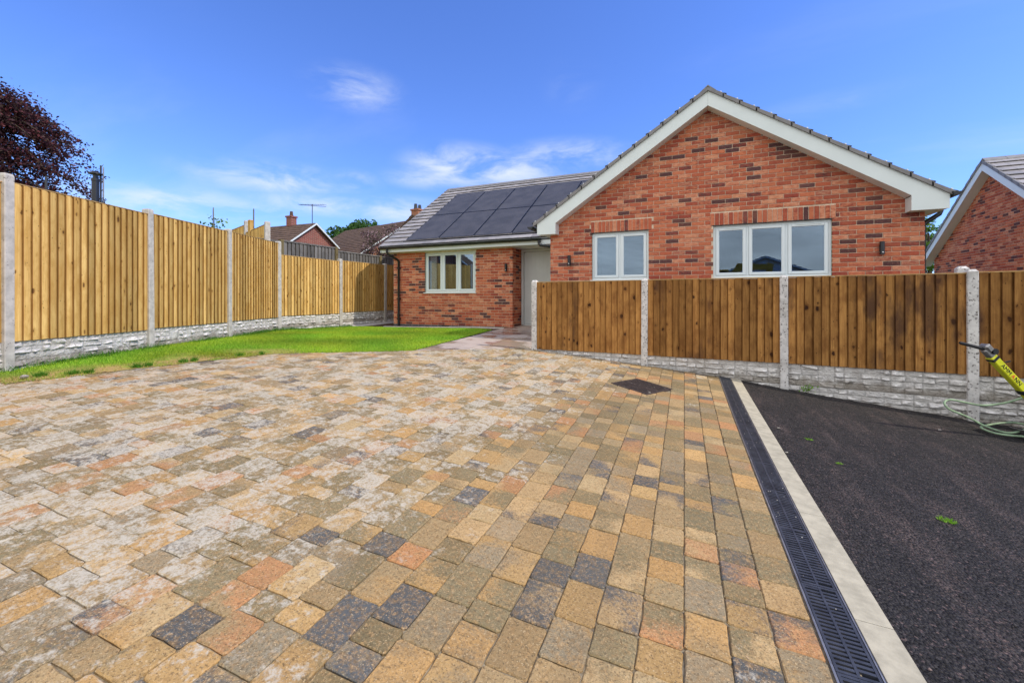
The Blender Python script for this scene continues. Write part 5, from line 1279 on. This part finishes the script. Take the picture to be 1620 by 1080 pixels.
def text(s_, mat, off, size, name='lettering', parent=None):
    cu = bpy.data.curves.new('text', 'FONT'); cu.body = s_; cu.size = size; cu.extrude = .0010
    to = bpy.data.objects.new('text', cu); scene.collection.objects.link(to); dg = bpy.context.evaluated_depsgraph_get()
    me = bpy.data.meshes.new_from_object(to.evaluated_get(dg)); bpy.data.objects.remove(to); me.name = name; me.materials.clear(); me.materials.append(mat)
    # text x along the arm, text y along the arm's upper normal, facing the camera (-hy)
    fz = ad.cross(an); 
    m4 = Matrix(((ad.x,an.x,-ay.x,0),(ad.y,an.y,-ay.y,0),(ad.z,an.z,-ay.z,0),(0,0,0,1)))
    p = a3+ad*off[0]+an*off[1]-ay*.0365; m4.translation = p
    return place(name, me, parent, mat4=m4)
text('AMM', M['text'], (.115,-.021), .060, parent=arm); text('A', M['dot'], (.262,-.021), .060, parent=arm); text('NN', M['text'], (.305,-.021), .060, parent=arm)
# hose
def hose(pts, w=.030, th=.006):
    P = [Vector(p) for p in pts]; S_ = []
    for i in range(len(P)-1):
        p0, p1, p2, p3 = P[max(i-1,0)], P[i], P[i+1], P[min(i+2,len(P)-1)]
        for k in range(8):
            t = k/8; S_.append(.5*((2*p1)+(p2-p0)*t+(2*p0-5*p1+4*p2-p3)*t*t+(3*p1-p0-3*p2+p3)*t**3))
    S_.append(P[-1]); q = MB(); q.smooth = True; q.tube(S_, w, 8); 
    return q
HP = [(1700,590,4.5,0),(1660,612,4.6,0),(1620,628,4.7,0),(1590,637,4.78,0),(1555,641,4.84,0),(1525,636,4.88,0),(1503,632,4.90,0),(1494,637,4.88,0),(1502,647,4.84,0),(1530,659,4.82,0),(1560,674,4.74,0),(1592,684,4.60,0),(1618,681,4.62,0),(1625,673,4.78,0),(1600,668,4.92,0),(1570,671,4.86,0),(1552,676,4.74,0),(1580,686,4.56,0),(1640,692,4.5,0),(1720,700,4.45,0)]
hp = []
for px, py, Z, _ in HP:
    p = at(px, py, Z); zg = G(p[0], p[1])+.012; hp.append((p[0], p[1], max(p[2], zg)))
o = hose(hp, .011).build('hose', M['hose']); tag(o, 'faded green hose looped in front of the right-hand concrete fence post', 'hose')

# ------------------------------------------------------------------ small things on the ground
def tuft(label, x, y, r, n, h, cols, cat='grass tuft', zo=0):
    k = n; th = RS.uniform(0,2*np.pi,k); rr = r*np.sqrt(RS.uniform(0,1,k)); B = np.c_[x+np.cos(th)*rr*1.3, y+np.sin(th)*rr, np.zeros(k)]; B[:,2] = GA(B[:,0],B[:,1])+zo
    d = np.c_[np.cos(th*3), np.sin(th*3), np.zeros(k)]*.003; tip = B+np.c_[RS.normal(0,.5,k)*h, RS.normal(0,.5,k)*h, h*RS.uniform(.3,1.1,k)]
    V = np.stack([B-d,B+d,tip],1).reshape(-1,3); c = np.array(cols)[RS.randint(len(cols),size=k)]
    g0 = np.array([x,y,G(x,y)]); o = place('grass_tuft', fastmesh('grass_tuft', V-g0, np.arange(3*k).reshape(-1,3), M['grass'], c), None, tuple(g0)); tag(o, label, cat)
gc = [(.20,.42,.03),(.28,.5,.05),(.14,.32,.02)]
tuft('bright green tuft of grass lying in the middle of the tarmac', 1.33, 3.44, .036, 150, .016, gc); tuft('tiny green tuft on the tarmac beside the pale edging', .97, 4.18, .020, 60, .010, gc); tuft('flat green tuft on the tarmac nearest the fence', .87, 4.73, .030, 80, .010, gc)
x, y = 1.30, 7.12; P = np.array([x,y,G(x,y)+.06])+RS.normal(0,1,(60,3))*[.05,.025,.03]; V, F, c = leaves(P, .5, .03, [(.16,.34,.03),(.26,.46,.06)])
wd = thing('weed', 'small leafy weed growing at the foot of the rock-faced boards', 'weed', (x,y,G(x,y))); o = place('leaves', fastmesh('leaves', V-np.array([x,y,G(x,y)]), F, M['leaf'], c), wd, (x,y,G(x,y))); o['kind'] = 'stuff'; q = MB(); q.tube([(x,y,G(x,y)-.01),(x+.01,y,G(x,y)+.04),(x,y,G(x,y)+.09)], [.004,.003,.001], 5); q.build('stem', M['bark'], wd)
def stone(label, x, y, s, col='conc_post', dz=0):
    q = MB(); rs2 = np.random.RandomState(int(abs(x*100)))
    V, F = [], []; n, m_ = 8, 5
    for i in range(m_+1):
        for j in range(n):
            a, b = math.pi*i/m_, 2*math.pi*j/n; r = s*rs2.uniform(.75,1.1); V.append((x+r*math.sin(a)*math.cos(b)*1.3, y+r*math.sin(a)*math.sin(b), G(x,y)+dz+r*.6*math.cos(a)))
    for i in range(m_):
        for j in range(n): F.append((i*n+j, i*n+(j+1)%n, (i+1)*n+(j+1)%n, (i+1)*n+j))
    q.add(V, F); tag(q.build('stone', M[col]), label, 'stone')
stone('large pale stone at the corner of lawn and drive, left edge of the view', -6.56, 1.74, .13, 'rock_white', .02); stone('small white stone on the bare lawn edge', -6.52, 2.07, .035, 'rock_white', .03)
for (lab, x, y, s) in (('small pale stone on the tarmac beside the kerb at its far end', .66, 4.93, .012), ('pale pebble on the tarmac beside the edging halfway along', .62, 4.2, .010), ('lone pebble on the tarmac close to the fence', 2.3, 6.1, .012)): stone(lab, x, y, s, 'rock_white', .004)
# fallen crumbs of mortar on the drain grating
n = 60; b_ = RS.uniform(-.5,5.2,n); a_ = RS.uniform(.01,GW-.01,n); P = np.array([loc(a,b) for a,b in zip(a_,b_)]); s_ = RS.uniform(.0015,.004,n)
V = (oc[None]*s_[:,None,None]*RS.uniform(.6,1.5,(n,6,1))+np.c_[P, GA(P[:,0],P[:,1])+.003][:,None,:]).reshape(-1,3); F = (of[None]+np.arange(n)[:,None,None]*6).reshape(-1,3)
o = place('mortar_crumbs', fastmesh('mortar_crumbs', V, F, M['tinted'], np.tile([[.45,.42,.38]],(len(F),1)))); tag(o, 'pale crumbs of mortar lying on the black drain grating', 'debris', kind='stuff')

# ------------------------------------------------------------------ digger parked behind the camera, mirrored in the wide window
dg_ = thing('excavator', 'yellow tracked excavator parked behind the camera, mirrored in the wide window', 'excavator', (.3,-10.2,-.1)); ox, oy = .3, -10.2
def dgp(fn, nm, mt, par=None):
    q = MB(); fn(q); q.v = [(v[0]+ox, v[1]+oy, v[2]-.1) for v in q.v]; return q.build(nm, mt, par or dg_)
for s_ in (-1,1): dgp(lambda q: q.prism([(-1.5,.25),(-1.3,0),(1.3,0),(1.5,.25),(1.5,.5),(1.3,.7),(-1.3,.7),(-1.5,.5)],'y',s_*.95-.22,s_*.95+.22), 'track', M['rubber'])
dgp(lambda q: (q.box((-1.5,-.95,.8),(.6,.95,1.75),.1), q.box((-.6,-.5,.6),(.6,.5,.8))), 'body', M['digger'])
cb_ = dgp(lambda q: (q.box((-.4,.1,2.9),(.9,.95,3.0),.03), q.box((-.4,.1,1.75),(.9,.95,1.95),.02), [q.box((a,b,1.9),(a+.08,b+.08,2.95)) for a in (-.4,.82) for b in (.1,.87)]), 'cab', M['digger'])
dgp(lambda q: q.box((-.36,.14,1.9),(.86,.91,2.9)), 'cab_glass', M['solar'], cb_)
dgp(lambda q: q.prism([(.3,1.5),(.5,1.2),(1.6,3.0),(3.0,3.0),(3.0,3.3),(1.4,3.4)],'y',-.35,-.05), 'boom', M['digger'])
dgp(lambda q: q.prism([(2.9,3.4),(3.2,3.3),(2.8,1.4),(2.6,1.4)],'y',-.32,-.08), 'dipper_arm', M['digger'])
dgp(lambda q: q.prism([(2.3,.6),(2.9,.5),(3.0,1.2),(2.6,1.5),(2.5,1.3)],'y',-.6,.2), 'bucket', M['steel'])
